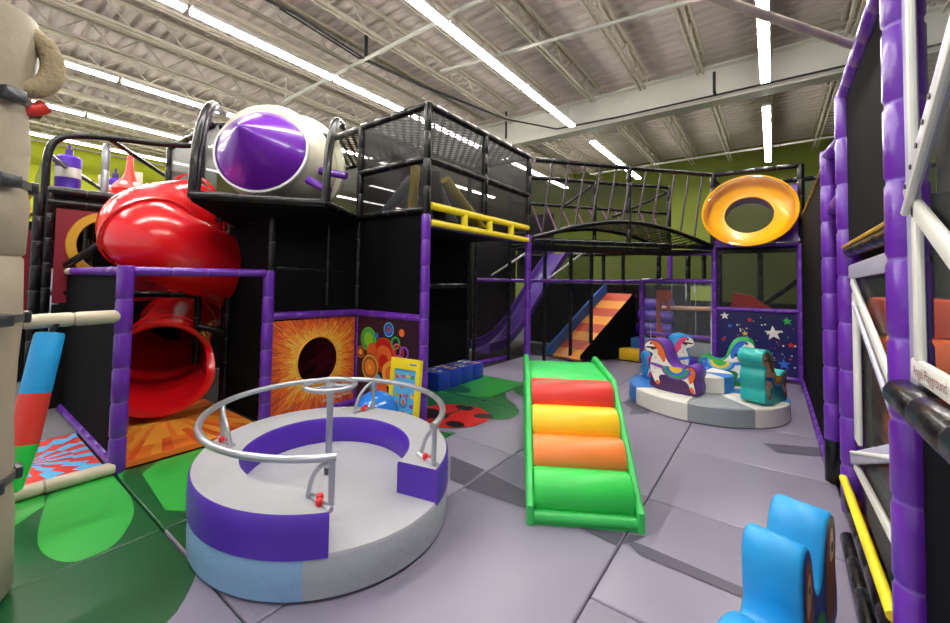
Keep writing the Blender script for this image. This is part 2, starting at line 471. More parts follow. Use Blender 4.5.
PR += [([(-1.07, 2.64), (-.68, 2.82), (-.79, 2.61)], 'grey_dark'), ([(-.79, 2.71), (-.66, 2.72), (-.1, 2.68), (-.1, 2.6), (-.66, 2.61)], 'grey_dark')]
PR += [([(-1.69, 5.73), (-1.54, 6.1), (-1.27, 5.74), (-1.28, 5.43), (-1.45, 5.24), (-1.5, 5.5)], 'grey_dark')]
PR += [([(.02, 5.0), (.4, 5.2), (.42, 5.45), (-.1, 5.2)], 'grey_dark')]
PR += [(chaikin([(-4.5, 3.9), (-4.5, 5.75), (-3.9, 5.6), (-3.3, 5.3), (-3.04, 4.85), (-2.69, 4.62), (-2.5, 4.33), (-2.58, 4.02), (-3.0, 4.0), (-3.2, 3.2), (-4.5, 3.2)], 2), 'green_mid')]
PR += [([(-3.95, 4.45), (-4.45, 5.3), (-4.3, 5.74), (-3.2, 5.74), (-3.2, 4.75), (-3.5, 4.6)], 'green_light')]
PR += [(chaikin([(-3.9, 4.5), (-4.2, 4.9), (-3.8, 5.0), (-3.5, 4.7)], 2), 'green_dark')]
PR += [(chaikin([(-3.2, 5.2), (-3.2, 5.7), (-2.3, 5.2), (-2.5, 4.9)], 1), 'green_mid')]
PR += [(ell(-3.15, 3.82, .46, .42, 40, .4), 'red_print')]
PR += [(ell(-2.83, 4.03, .12, .09, 24, .5), 'black_print'), (ell(-2.92, 3.6, .12, .09, 24), 'black_print'), (ell(-3.28, 3.7, .15, .12, 24), 'black_print'), (ell(-3.2, 4.13, .13, .09, 24), 'black_print'), (ell(-3.45, 3.6, .17, .25, 24), 'black_print')]
PR += [([(-2.95, 3.3), (-2.74, 3.41), (-2.74, 3.22), (-2.9, 3.15)], 'green_mid')]
MATS = [
 (-4.41, -.26, -3.2, .95, 'green floor mat with a light leaf print at the beige curb'),
 (-4.41, .95, -3.2, 2.15, 'light green floor mat before the orange printed pad'),
 (-4.41, 2.15, -3.2, 3.35, 'grey floor mat before the sunburst crawl panel'),
 (-3.2, -.26, -1.995, .95, 'dark green and grey floor mat in front of the round merry-go-round'),
 (-3.2, .95, -1.995, 3.35, 'grey floor mat underneath the merry-go-round'),
 (-1.995, -.26, -.79, .95, 'grey floor mat closest to the viewer at the bottom edge'),
 (-1.995, .95, -.79, 3.35, 'long grey floor mat between the merry-go-round and the roller steps'),
 (-.79, -.26, .415, .95, 'grey floor mat nearest the right wall corner'),
 (-.79, .95, .415, 2.12, 'grey floor mat beneath the tail of the big blue horse'),
 (-.79, 2.12, .415, 3.33, 'grey floor mat with a dark stripe left of the big blue horse'),
 (-.79, 3.33, .415, 4.54, 'plain grey floor mat by the purple post on a black base'),
 (-.79, 4.54, .415, 5.75, 'grey floor mat at the near rim of the pony platform'),
 (-1.995, 3.35, -.79, 5.75, 'long grey floor mat right of the roller steps'),
 (-3.2, 3.35, -1.995, 4.55, 'grey floor mat printed with a red ladybug and green leaf'),
 (-3.2, 4.55, -1.995, 5.75, 'grey floor mat with a green leaf edge behind the roller steps'),
 (-4.41, 3.35, -3.2, 4.55, 'dark green floor mat under the net tower by the yellow board'),
 (-4.41, 4.55, -3.2, 5.75, 'bright green floor mat under the net tower beside blue cubes'),
 (-4.41, 5.75, -3.2, 8.1, 'grey floor mat in front of the purple wave slide'),
 (-3.2, 5.75, -1.995, 8.75, 'grey floor mat in front of the yellow foam step'),
 (-1.995, 5.75, -.79, 8.65, 'grey floor mat under the left half of the pony platform'),
 (-.79, 5.75, .415, 8.65, 'grey floor mat before the starry night panel'),
]
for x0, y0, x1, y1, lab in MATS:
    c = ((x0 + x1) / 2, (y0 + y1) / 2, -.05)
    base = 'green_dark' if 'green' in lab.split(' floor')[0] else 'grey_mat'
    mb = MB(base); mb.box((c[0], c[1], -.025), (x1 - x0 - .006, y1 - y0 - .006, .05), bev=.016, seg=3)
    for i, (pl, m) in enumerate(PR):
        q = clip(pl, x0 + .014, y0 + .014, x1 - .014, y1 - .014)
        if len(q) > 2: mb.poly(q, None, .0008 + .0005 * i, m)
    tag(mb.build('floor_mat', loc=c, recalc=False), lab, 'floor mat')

# ------------------------------------------------------------------ merry-go-round
mgr = thing('merry_go_round', 'round grey and purple padded merry-go-round with handrail and central steering wheel', 'merry-go-round', (-2.585, 1.745, 0), 2.911)
EY = .826 / .907
W = T(-2.585, 1.745, 0, 2.911) @ Matrix.Diagonal((.907 / .865, .826 / .865, 1, 1))
A0 = 2.911
def pol(r, deg, z): a = math.radians(deg); return (r * math.cos(a), r * math.sin(a), z)
def wp(r, deg, z):   # world-angle polar to local (ellipse frame)
    return W @ V3(pol(r, deg - math.degrees(A0), z))
mb = MB('grey_side'); n = 96
prof = [(.84, .004), (.862, .02), (.865, .1), (.865, .225), (.855, .24), (.0, .24)]
mb.lathe(prof, W, n, mis=['grey_side', 'grey_side', 'grey_side', 'grey_top', 'grey_top'])
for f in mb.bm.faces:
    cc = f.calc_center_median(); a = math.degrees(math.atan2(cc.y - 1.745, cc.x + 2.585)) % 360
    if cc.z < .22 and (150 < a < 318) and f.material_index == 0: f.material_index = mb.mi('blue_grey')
mb.build('base', mgr, smooth=50)
a_0, a_1 = 15, 325; na = 72; ri, ro = .575, .868
mb = MB('purple_bench')
sec = [(ri, .236), (ri, .43), (ri + .012, .445), (ro - .012, .447), (ro, .43), (ro + .004, .34), (ro + .002, .225)]
secm = ['purple_bench', 'purple_bench', 'grey_top', 'purple_bench', 'purple_bench', 'purple_bench']
rings = []
for k in range(na + 1):
    rings.append([mb.bm.verts.new(wp(r, (a_0 + (a_1 - a_0) * k / na) if r > .7 else (a_0 + (a_1 - 14 - a_0) * k / na), z)) for r, z in sec])
for a, b in zip(rings, rings[1:]):
    for k in range(len(sec) - 1):
        f = mb.bm.faces.new((a[k], a[k + 1], b[k + 1], b[k])); f.material_index = mb.mi(secm[k])
for e in (rings[0], rings[-1]): mb.bm.faces.new(e)
mb.build('bench', mgr, smooth=40)
mb = MB('grey_top')
mb.poly([wp(.57, d, .2425) for d in range(0, 360, 6)], None, 0, 'grey_top'); mb.build('deck_cover', mgr)
mb = MB('steel'); cw = W @ V3((0, 0, 0))
mb.tube([(cw.x, cw.y, .24), (cw.x, cw.y, .87)], .024, 14); mb.tube([(cw.x, cw.y, .24), (cw.x, cw.y, .29)], .029, 14, mi='steel_dark')
mb.build('pole', mgr)
mb = MB('steel'); mb.tube([(cw.x + .172 * math.cos(t), cw.y + .172 * math.sin(t), .875) for t in [2 * PI * k / 40 for k in range(40)]], .018, 10, closed=True)
for k in range(3):
    t = 2 * PI * k / 3 + .6; mb.tube([(cw.x, cw.y, .865), (cw.x + .168 * math.cos(t), cw.y + .168 * math.sin(t), .872)], .015, 8)
mb.lathe([(.0, .89), (.04, .885), (.045, .86), (.0, .85)], T(cw.x, cw.y, 0), 18)
mb.build('steering_wheel', mgr)
mb = MB('steel'); mb.tube([wp(.825, 16 + (327 - 16) * k / 90, .71) for k in range(91)], .021, 12); mb.build('handrail', mgr)
for d, tilt in ((18, 8), (116, 8), (214, 8), (325.5, -8)):
    mb = MB('steel')
    mb.tube([wp(.82, d, .46), wp(.825, d, .705)], .017, 10)
    arc = [wp(.825, d + tilt * .0, .7), wp(.79, d + tilt * .5, .66), wp(.73, d + tilt, .58), wp(.69, d + tilt * 1.25, .452)]
    mb.tube(chaikin([tuple(p) for p in arc], 2, False), .014, 10)
    mb.tube([wp(.85, d, .452), wp(.67, d + tilt * 1.25, .452)], .016, 6)
    b = mb.build('bracket', mgr)
    mb = MB('red_knob')
    for q in (.74, .79):
        p = wp(q, d + tilt * .55, .467); mb.lathe([(0, .025), (.018, .015), (.02, -.005), (.012, -.02)], Matrix.Translation(p), 12)
    mb.build('bolt_cap', b)

# ------------------------------------------------------------------ roller steps (green side panels)
rs = thing('roller_steps', 'green soft-play steps with red, yellow, orange and green rollers', 'play steps', (-1.35, 2.45, 0), math.radians(30.6))
Wl = T(-1.35, 2.45, 0, math.radians(30.6))
side = [(0, 0), (0, .13), (.06, .17), (.80, .82), (1.62, .86), (1.72, .80), (1.78, 0)]
for nm, x in (('side_panel', 0), ('side_panel', .725)):
    mb = MB('lime'); mb.prism(side, .05, Wl @ frame((x, 0, 0), (0, 1, 0)), 'lime', 'lime', .012); mb.build(nm, rs)
mb = MB('lime'); mb.prism([(.02, .0), (.02, .05), (.13, .08), (.86, .60), (.86, 0)], .68, Wl @ frame((.05, 0, 0), (0, 1, 0))); mb.build('base_wedge', rs)
mb = MB('lime'); mb.box((.3875, 1.21, .4), (.675, .78, .8), bev=.02, mtx=Wl); mb.build('platform', rs)
for k, m in enumerate(('roll_green', 'roll_orange', 'roll_yellow', 'roll_red')):
    yy = .19 + .195 * k; zz = .155 + .168 * k; rr = .145 if k else .15
    mb = MB(m); mb.tube([Wl @ V3((.052, yy, zz)), Wl @ V3((.07, yy, zz)), Wl @ V3((.705, yy, zz)), Wl @ V3((.722, yy, zz))], [rr - .012, rr, rr, rr - .012], 28); mb.build('roller', rs)
mb = MB('lime'); mb.tube([Wl @ V3((.05, .045, .045)), Wl @ V3((.725, .045, .045))], .042, 14); mb.build('lip_bolster', rs)

# ------------------------------------------------------------------ pony platform and ponies
pd = thing('pony_platform', 'round two-tier blue, white and grey padded platform carrying the ponies', 'play platform', (-.784, 6.373, 0))
cx, cy, rad, zd = -.784, 6.373, .948, .227
def wedge(mb, r0, a0, a1, z0, z1, m, bev=.015):
    n = max(3, int((a1 - a0) / 5)); A = [math.radians(a0 + (a1 - a0) * k / n) for k in range(n + 1)]
    pl = [(cx, cy)] + [(cx + r0 * math.cos(a), cy + r0 * math.sin(a)) for a in A]
    mb.prism(pl, z1 - z0, T(0, 0, z0), m, m, bev)
seg_cols = [(-50, -8, 'white_deck'), (-8, 30, 'blue_deck'), (30, 75, 'white_deck'), (75, 120, 'grey_deck'), (120, 165, 'white_deck'), (165, 220, 'blue_deck'), (220, 267, 'white_deck'), (267, 310, 'grey_deck')]
for a0, a1, m in seg_cols:
    mb = MB(m); wedge(mb, rad, a0, a1, 0, zd, m); mb.build('deck_wedge', pd)
for a0, a1, m in ((-100, -42, 'white_deck'), (-42, 10, 'blue_deck'), (10, 80, 'white_deck'), (80, 150, 'blue_deck'), (150, 260, 'white_deck')):
    mb = MB(m); wedge(mb, .36, a0, a1, zd + .001, .445, m); mb.build('upper_wedge', pd)

PONY = chaikin([(.27, 0), (.28, .12), (.25, .2), (.29, .27), (.30, .36), (.25, .44), (.31, .50), (.345, .55), (.335, .62), (.27, .67), (.18, .675), (.10, .64), (.05, .55), (.02, .45), (-.02, .36), (-.08, .315), (-.15, .33), (-.21, .38), (-.28, .385), (-.33, .34), (-.345, .27), (-.31, .19), (-.34, .11), (-.33, .03), (-.30, 0)], 2)
def pony_print(mb, mtx, body, mane, sad, z0=0):
    P = lambda pl, m, k: mb.poly(chaikin(pl, 2), mtx, z0 + .0012 * k, m)
    P([(.345, .55), (.33, .60), (.26, .645), (.17, .63), (.10, .56), (.06, .44), (.0, .35), (-.1, .30), (-.2, .34), (-.28, .35), (-.30, .28), (-.27, .22), (-.30, .10), (-.31, .03), (-.25, .05), (-.22, .17), (-.08, .2), (.08, .22), (.16, .19), (.13, .09), (.17, .06), (.23, .15), (.27, .26), (.26, .40), (.22, .47), (.28, .49), (.33, .51)], body, 1)
    P([(.27, .645), (.16, .635), (.09, .55), (.05, .42), (.09, .36), (.13, .44), (.17, .47), (.16, .53), (.22, .58)], mane, 2)
    P([(-.2, .35), (-.29, .36), (-.315, .28), (-.28, .18), (-.24, .14), (-.22, .22), (-.24, .29)], mane, 2)
    P([(-.31, .03), (-.25, .05), (-.235, .11), (-.28, .12)], mane, 3)
    P([(.13, .09), (.17, .06), (.2, .11), (.16, .14)], mane, 3)
    for i, (m, rr) in enumerate(zip(sad, (.17, .14, .11, .075))):
        P([(-.07 + rr * math.cos(t) * 1.15, .335 - rr * math.sin(t) * (1 if i else .95)) for t in [PI * k / 12 for k in range(13)]], m, 4 + i)
    P([(.07, .28), (.28, .32), (.28, .36), (.06, .33)], sad[0], 3)
    P([(.215, .545), (.33, .535), (.33, .555), (.215, .57)], 'black_print', 5)
    mb.poly(ell(.255, .605, .014, .018, 14), mtx, z0 + .006, 'black_print')
    for x, y in ((.2, .28), (.23, .22), (-.2, .25), (-.12, .23), (.19, .42), (-.26, .3)):
        mb.poly(ell(x, y, .014, .014, 10), mtx, z0 + .003, 'tan_print' if body == 'white_print' else 'white_print')
def pony(lab, loc, rz, foam, sidem, body, mane, sad, w=.27, sc=1.0):
    t = thing('ride_on_pony', lab, 'ride-on pony', loc, rz)
    Wp = T(*loc, rz) @ Matrix.Scale(sc, 4)
    mb = MB(foam); mb.prism(PONY, w, Wp @ frame((0, w / 2, 0), (1, 0, 0)), sidem, foam, .006); mb.build('foam_body', t, smooth=50)
    for s in (1, -1):
        mb = MB('white_print')
        if s == 1: mtx = Wp @ frame((0, -w / 2, 0), (1, 0, 0))
        else: mtx = Wp @ Matrix(((1, 0, 0, 0), (0, 0, 1, w / 2), (0, 1, 0, 0), (0, 0, 0, 1)))
        pony_print(mb, mtx, body, mane, sad, .001); mb.build('pony_print', t, recalc=False)
    mb = MB('black'); mb.tube([Wp @ V3((.2, -w / 2 - .09, .55)), Wp @ V3((.2, w / 2 + .09, .55))], .017, 10); mb.build('grip_bar', t)
    return t
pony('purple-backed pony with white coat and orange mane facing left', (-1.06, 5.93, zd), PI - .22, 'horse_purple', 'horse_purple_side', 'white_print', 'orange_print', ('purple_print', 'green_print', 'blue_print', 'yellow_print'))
pony('blue-backed pony with pink mane standing behind the purple pony', (-1.30, 6.62, zd), .5, 'horse_blue', 'horse_blue', 'white_print', 'pink_print', ('blue_print', 'purple_print', 'skyprint', 'yellow_print'))
pony('green-backed pony with blue mane in front of the starry panel', (-.55, 6.86, zd), .0, 'horse_green', 'horse_green', 'white_print', 'blue_print', ('blue_print', 'skyprint', 'yellow_print', 'green_print'))
pony('teal pony with a tan horse print at the right rim', (-.11, 6.10, zd), math.radians(249), 'teal', 'teal', 'tan_print', 'brown_print', ('blue_print', 'skyprint', 'orange_print', 'yellow_print'), sc=.98)

# big sky-blue rocking horse at the lower right
bh = thing('rocking_horse', 'large sky-blue foam rocking horse seen from behind at the lower right', 'rocking horse', (.026, 2.35, 0), math.radians(78))
Wb = T(.026, 2.35, 0, math.radians(73))
BIG = chaikin([(.42, .0), (.44, .2), (.40, .36), (.43, .5), (.40, .62), (.31, .66), (.22, .62), (.16, .48), (.12, .36), (.06, .33), (.01, .4), (-.02, .54), (-.07, .62), (-.15, .62), (-.20, .54), (-.20, .40), (-.18, .28), (-.22, .2), (-.28, .25), (-.36, .29), (-.50, .30), (-.56, .22), (-.55, .1), (-.50, 0)], 3)
BIG = [(a * .84, b * .885) for a, b in BIG]
wB = .22
mb = MB('sky_blue'); mb.prism(BIG, wB, Wb @ frame((0, wB / 2, 0), (1, 0, 0)), 'sky_blue', 'sky_blue', .012); mb.build('foam_body', bh, smooth=50)
for s in (1, -1):
    mb = MB('blue_print')
    mtx = Wb @ frame((0, -wB / 2, 0), (1, 0, 0)) if s == 1 else Wb @ Matrix(((1, 0, 0, 0), (0, 0, 1, wB / 2), (0, 1, 0, 0), (0, 0, 0, 1)))
    mb.poly(inset(BIG, .014), mtx, .0015, 'blue')
    mb.poly(chaikin([(-.17, .08), (-.15, .5), (-.1, .57), (-.05, .5), (-.02, .3), (-.06, .08)], 2), mtx @ Matrix.Diagonal((.84, .885, 1, 1)), .003, 'brown_print')
    mb.poly(chaikin([(-.14, .3), (-.12, .48), (-.08, .5), (-.06, .38), (-.1, .28)], 2), mtx @ Matrix.Diagonal((.84, .885, 1, 1)), .0045, 'tan_print')
    mb.poly(chaikin([(.2, .1), (.22, .5), (.3, .6), (.38, .55), (.38, .3), (.34, .1)], 2), mtx @ Matrix.Diagonal((.84, .885, 1, 1)), .003, 'brown_print')
    mb.poly(chaikin([(.26, .4), (.29, .58), (.34, .57), (.35, .42)], 2), mtx @ Matrix.Diagonal((.84, .885, 1, 1)), .0045, 'white_print')
    mb.poly(chaikin([(-.12, .05), (-.04, .2), (.1, .25), (.18, .18), (.16, .05)], 2), mtx @ Matrix.Diagonal((.84, .885, 1, 1)), .004, 'green_print')
    mb.poly(ell(.31, .48, .02, .03, 14), mtx @ Matrix.Diagonal((.84, .885, 1, 1)), .006, 'black_print'); mb.poly(ell(-.1, .42, .014, .02, 14), mtx @ Matrix.Diagonal((.84, .885, 1, 1)), .006, 'black_print')
    mb.build('side_print', bh, recalc=False)

# ------------------------------------------------------------------ frame helper
def posts(root, lst, r=.05, m='purple', name='post'):
    for p0, p1 in lst:
        mb = MB(m, m + '_tie' if m + '_tie' in M else m); mb.pad(p0, p1, r); mb.build(name, root)
def panel(root, pts, m, name='wall_panel', th=.012):
    pts = [V3(p) for p in pts]; n = (pts[1] - pts[0]).cross(pts[2] - pts[0]).normalized() * th * .5
    mb = MB(m); a = [mb.bm.verts.new(p + n) for p in pts]; b = [mb.bm.verts.new(p - n) for p in pts]
    mb.bm.faces.new(a); mb.bm.faces.new(list(reversed(b)))
    for k in range(len(pts)): mb.bm.faces.new((a[k], b[k], b[(k + 1) % len(pts)], a[(k + 1) % len(pts)]))
    return mb.build(name, root, smooth=20)
def sheet(root, pts, m, name='net_panel'):
    mb = MB(m); mb.poly(pts); return mb.build(name, root)

# ------------------------------------------------------------------ net tower with the yellow guard rail
X0, X1, Y0, Y1, ZF, ZT = -3.2, -4.42, 3.35, 5.75, 2.42, 3.68
tw = thing('net_tower', 'tall black net tower with yellow guard rail and two purple corner posts', 'play tower', (-3.8, 4.55, 0))
posts(tw, [((X0, Y0, 0), (X0, Y0, 2.4)), ((X0, Y1, 0), (X0, Y1, 2.4))], .055)
posts(tw, [((X0, Y0, 2.4), (X0, Y0, ZT)), ((X0, Y1, 2.4), (X0, Y1, ZT)), ((X1, Y0, 1.25), (X1, Y0, ZT)), ((X1, Y1, 0), (X1, Y1, ZT)), ((X0, 4.5, 2.55), (X0, 4.5, ZT)), ((X1, 4.5, 0), (X1, 4.5, ZT))], .048, 'black')
posts(tw, [((X0, Y0, ZT), (X0, Y1, ZT)), ((X1, Y0, ZT), (X0, Y0, ZT)), ((X1, Y1, ZT), (X0, Y1, ZT)), ((X1, Y0, ZT), (X1, Y1, ZT)), ((X0, Y0, 3.05), (X0, Y1, 3.05)), ((X1, Y0, 3.05), (X0, Y0, 3.05)), ((X1, Y0, 2.46), (X0, Y0, 2.46)), ((X1, Y1, 2.42), (X0, Y1, 2.42)), ((X1, Y0, 2.42), (X1, Y1, 2.42)), ((X1, Y1, 1.55), (X1, 4.4, 1.55))], .045, 'black', 'beam')
posts(tw, [((X0, Y0 + .06, 2.28), (X0, Y1 - .06, 2.28))], .03, 'purple_dark', 'beam')
sheet(tw, [(X0, Y0, ZT - .02), (X0, Y1, ZT - .02), (X1, Y1, ZT - .02), (X1, Y0, ZT - .02)], 'roof_net', 'roof_net')
panel(tw, [(X0 - .05, Y0 + .05, 2.36), (X0 - .05, Y1 - .05, 2.36), (X1, Y1, 2.36), (X1, Y0 + .05, 2.36)], 'black_matte', 'deck', .06)
for p in ([(X0, Y0, 2.5), (X0, Y1, 2.5), (X0, Y1, ZT), (X0, Y0, ZT)], [(X1, Y0, 2.46), (X0, Y0, 2.46), (X0, Y0, ZT), (X1, Y0, ZT)], [(X1, Y0, 2.46), (X1, Y1, 2.46), (X1, Y1, ZT), (X1, Y0, ZT)], [(X1, Y1, 2.46), (X0, Y1, 2.46), (X0, Y1, ZT), (X1, Y1, ZT)]):
    sheet(tw, p, 'net')
panel(tw, [(X1, Y0, 0), (X1, Y1, 0), (X1, Y1, 2.36), (X1, Y0, 2.36)], 'black_vinyl')
panel(tw, [(X1, Y0 + .012, 1.24), (X0, Y0 + .012, 1.24), (X0, Y0 + .012, 2.46), (X1, Y0 + .012, 2.46)], 'black_vinyl')
mb = MB('yellow', 'yellow')
mb.pad((X0 + .01, Y0 + .05, 2.51), (X0 + .01, Y1 - .04, 2.51), .045, .62, 0, 0); mb.pad((X0 + .01, Y0 + .05, 2.31), (X0 + .01, Y1 - .04, 2.31), .045, .62, 0, 0)
for yy in (4.05, 4.62, 5.2): mb.tube([(X0 + .01, yy, 2.33), (X0 + .01, yy, 2.5)], .045, 10)
mb.build('guard_rail', tw)
posts(tw, [((X1, Y0, 1.2), (X0, Y0, 1.2)), ((X1, Y0, .04), (X0, Y0, .04))], .045, 'purple', 'beam')
for nm, m, a, b, r, lab in (('obstacle_roller', 'yellow', (-3.7, 3.6, 2.44), (-3.66, 3.62, 3.1), .06, 'upright yellow padded roller inside the upper tower'),
        ('obstacle_roller', 'yellow', (-3.8, 5.3, 2.48), (-3.8, 4.35, 3.1), .08, 'slanted yellow padded roller inside the upper tower'),
        ('obstacle_roller', 'grey_deck', (-4.2, 3.55, 2.48), (-3.85, 3.75, 3.0), .07, 'grey padded roller leaning at the left inside the upper tower'),
        ('obstacle_roller', 'grey_deck', (-4.1, 5.0, 2.47), (-4.1, 4.55, 3.05), .07, 'grey padded roller leaning behind the slanted yellow one'),
        ('obstacle_roller', 'black', (-3.9, 4.4, 2.46), (-3.9, 4.2, 3.2), .1, 'wide black padded roller between the yellow and grey rollers'),
        ('obstacle_roller', 'grey_deck', (-4.2, 4.1, 2.46), (-4.2, 3.95, 3.05), .07, 'thin grey upright roller at the tower back')):
    mb = MB(m); mb.pad(a, b, r, 9); tag(mb.build(nm, loc=a), lab, 'padded roller')

# printed bubble panel on the tower side
bp = MB('plum'); fr = frame((X1 + .05, Y0 - .01, .08), (1, 0, 0)); wd, ht = 1.11, 1.09
bp.prism(rect(0, 0, wd, ht), .012, fr @ T(0, 0, -.006), 'plum')
def disc(mb, fr, x, y, r, m, k, ry=None): mb.poly(ell(x, y, r, ry or r, 36), fr, .007 + .0012 * k, m)
def ringp(mb, fr, x, y, r, r2, m, k, n=32):
    for i in range(n):
        a, b = 2 * PI * i / n, 2 * PI * (i + 1) / n
        mb.poly([(x + r * math.cos(a), y + r * math.sin(a)), (x + r * math.cos(b), y + r * math.sin(b)), (x + r2 * math.cos(b), y + r2 * math.sin(b)), (x + r2 * math.cos(a), y + r2 * math.sin(a))], fr, .007 + .0012 * k, m)
disc(bp, fr, .22, .80, .14, 'green_print', 1); disc(bp, fr, .22, .8, .09, 'lime_print', 2); ringp(bp, fr, .22, .8, .15, .14, 'lime_print', 2)
disc(bp, fr, .52, .63, .2, 'red_print', 3); disc(bp, fr, .52, .6, .15, 'orange_print', 4); disc(bp, fr, .52, .55, .09, 'red_print', 5); ringp(bp, fr, .52, .63, .215, .205, 'orange_print', 4)
disc(bp, fr, .30, .66, .1, 'sun3', 4)
disc(bp, fr, .27, .45, .15, 'brown_print', 6, .18); ringp(bp, fr, .27, .45, .155, .14, 'yellow_print', 7); disc(bp, fr, .27, .45, .03, 'yellow_print', 8); disc(bp, fr, .27, .45, .1, 'sun2', 7)
bp.poly(rect(.262, .0, .278, .27), fr, .008, 'gold')
disc(bp, fr, .66, .42, .15, 'sun1', 6); disc(bp, fr, .66, .42, .1, 'orange_print', 7); ringp(bp, fr, .66, .42, .155, .145, 'yellow_print', 8)
disc(bp, fr, .4, .24, .11, 'lightblue_print', 5, .15); disc(bp, fr, .5, .2, .1, 'orange_print', 6, .14)
ringp(bp, fr, .60, .95, .09, .075, 'lightblue_print', 3); disc(bp, fr, .6, .95, .06, 'blue_print', 3); disc(bp, fr, .6, .95, .03, 'red_print', 4)
ringp(bp, fr, .07, .62, .075, .06, 'orange_print', 3); disc(bp, fr, .07, .62, .04, 'sun1', 3)
disc(bp, fr, .38, .86, .035, 'blue_print', 3); disc(bp, fr, .83, .93, .045, 'orange_print', 3)
ringp(bp, fr, .73, .80, .08, .055, 'green_print', 6); ringp(bp, fr, .80, .70, .08, .055, 'red_print', 7); ringp(bp, fr, .88, .70, .08, .055, 'purple_print', 8); ringp(bp, fr, .76, .72, .08, .06, 'pink_print', 5)
for k in range(12):
    t = PI * k / 11; disc(bp, fr, .92 + .13 * math.cos(t), .44 + .11 * math.sin(t), .016, 'lightblue_print', 5)
ringp(bp, fr, .92, .42, .085, .07, 'white_print', 5)
tag(bp.build('picture_board', loc=(-3.8, 3.34, 0), recalc=False), 'dark panel printed with colourful circles beside the sunburst crawl panel', 'play panel')

# ------------------------------------------------------------------ sunburst crawl panel
XS = -4.42
sp = thing('crawl_panel', 'orange sunburst panel with a round crawl hole', 'play panel', (XS, 2.8, 0))
mb = MB('sun1'); fr = frame((XS, 2.24, .08), (0, 1, 0))
burst(mb, fr, 0, 0, 1.08, 1.08, .56, .57, (.27, .29), 240); mb.text('Angel Playground', .06, fr @ T(.84, .085, .004, .08), 'white')
mb.build('printed_sheet', sp, recalc=False)
mb = MB('sun1'); pts = [fr @ V3((.56 + .27 * math.cos(t), .57 + .29 * math.sin(t), 0)) for t in [2 * PI * k / 48 for k in range(48)]]
mb.tube(pts, .012, 8, closed=True); mb.build('hole_rim', sp)
posts(sp, [((XS, 2.2, 1.22), (XS, 3.4, 1.2)), ((XS, 2.2, .04), (XS, 3.4, .04))], .045, 'purple', 'beam')
posts(sp, [((XS, 3.38, 0), (XS, 3.38, 1.25))], .045, 'purple')
# inner magenta panel seen through the hole
mb = MB('mag0'); fr2 = frame((-5.2, 3.0, .05), (.2, 1, 0)); burst(mb, fr2, 0, 0, 1.2, 1.25, .8, .75, (.26, .3), 60, ('mag0', 'mag1', 'mag0', 'mag2')); 
tag(mb.build('crawl_panel', loc=(-5.2, 3.0, 0), recalc=False), 'magenta burst panel seen through the hole of the sunburst panel', 'play panel')
# yellow activity board and ball
ab = thing('activity_board', 'yellow framed activity board with sea life print leaning by the tower post', 'activity board', (-3.2, 3.05, 0))
fb = frame((-3.34, 2.97, .0), (1, .12, 0), (0.06, .1, 1))
mb = MB('yellow'); wb_, hb = .40, .80
for a in (rect(0, 0, wb_, .09), rect(0, hb - .11, wb_, hb), rect(0, .09, .055, hb - .11), rect(wb_ - .055, .09, wb_, hb - .11)): mb.prism(a, .04, fb)
mb.poly(rect(wb_ - .14, hb - .06, wb_ - .05, hb - .045), fb, .042, 'blue_print')
mb.build('board_frame', ab)
mb = MB('lightblue_print'); mb.prism(rect(.05, .08, wb_ - .05, hb - .1), .02, fb @ T(0, 0, .006), 'lightblue_print')
cols = ['pink_print', 'yellow_print', 'green_print', 'orange_print', 'purple_print', 'lime_print', 'red_print']
for i in range(24):
    x, y = .1 + .068 * (i % 4) + random.uniform(-.01, .01), .14 + .095 * (i // 4) + random.uniform(-.015, .015)
    if x < wb_ - .08:
        mb.poly(ell(x, y, .028, .02, 16, random.random() * 3), fb, .028, cols[i % 7]); mb.poly(ell(x + .012, y + .012, .012, .012, 10), fb, .0295, cols[(i + 2) % 7])
mb.poly(ell(.2, .36, .055, .07, 24), fb, .028, 'blue_print'); mb.poly(ell(.2, .36, .038, .05, 24), fb, .031, 'skyprint'); mb.poly(ell(.2, .35, .02, .035, 18), fb, .033, 'orange_print')
mb.build('sea_print', ab, recalc=False)
mb = MB('ball_blue'); t = bmesh.new(); bmesh.ops.create_uvsphere(t, u_segments=36, v_segments=20, radius=.235); mb.merge(t, T(-3.36, 2.82, .235))
tag(mb.build('play_ball', loc=(-3.36, 2.82, 0)), 'glossy blue ball on the floor behind the merry-go-round', 'ball')

# blue foam cubes along the tower back wall
for k in range(4):
    y0 = 4.47 + .285 * k; c = (-4.16, y0 + .14, .13); mb = MB('blue_box'); mb.box(c, (.42, .275, .26), bev=.015)
    fr = T(-4.35, y0 + .02, .2605)
    for i in range(16):
        x, y = random.uniform(.02, .34), random.uniform(.02, .2); mb.poly(ell(x, y, random.uniform(.02, .05), random.uniform(.015, .03), 12, random.random() * 3), fr, .0004 * i, random.choice(['white_print', 'yellow_print', 'green_print', 'orange_print', 'skyprint', 'black_print']))
    tag(mb.build('foam_cube', loc=(c[0], c[1], 0), recalc=False), ['blue foam cube with printed top nearest the purple tower post', 'second blue foam cube from the purple tower post', 'third blue foam cube from the purple tower post', 'blue foam cube at the far end of the row, by the slide'][k], 'foam cube')

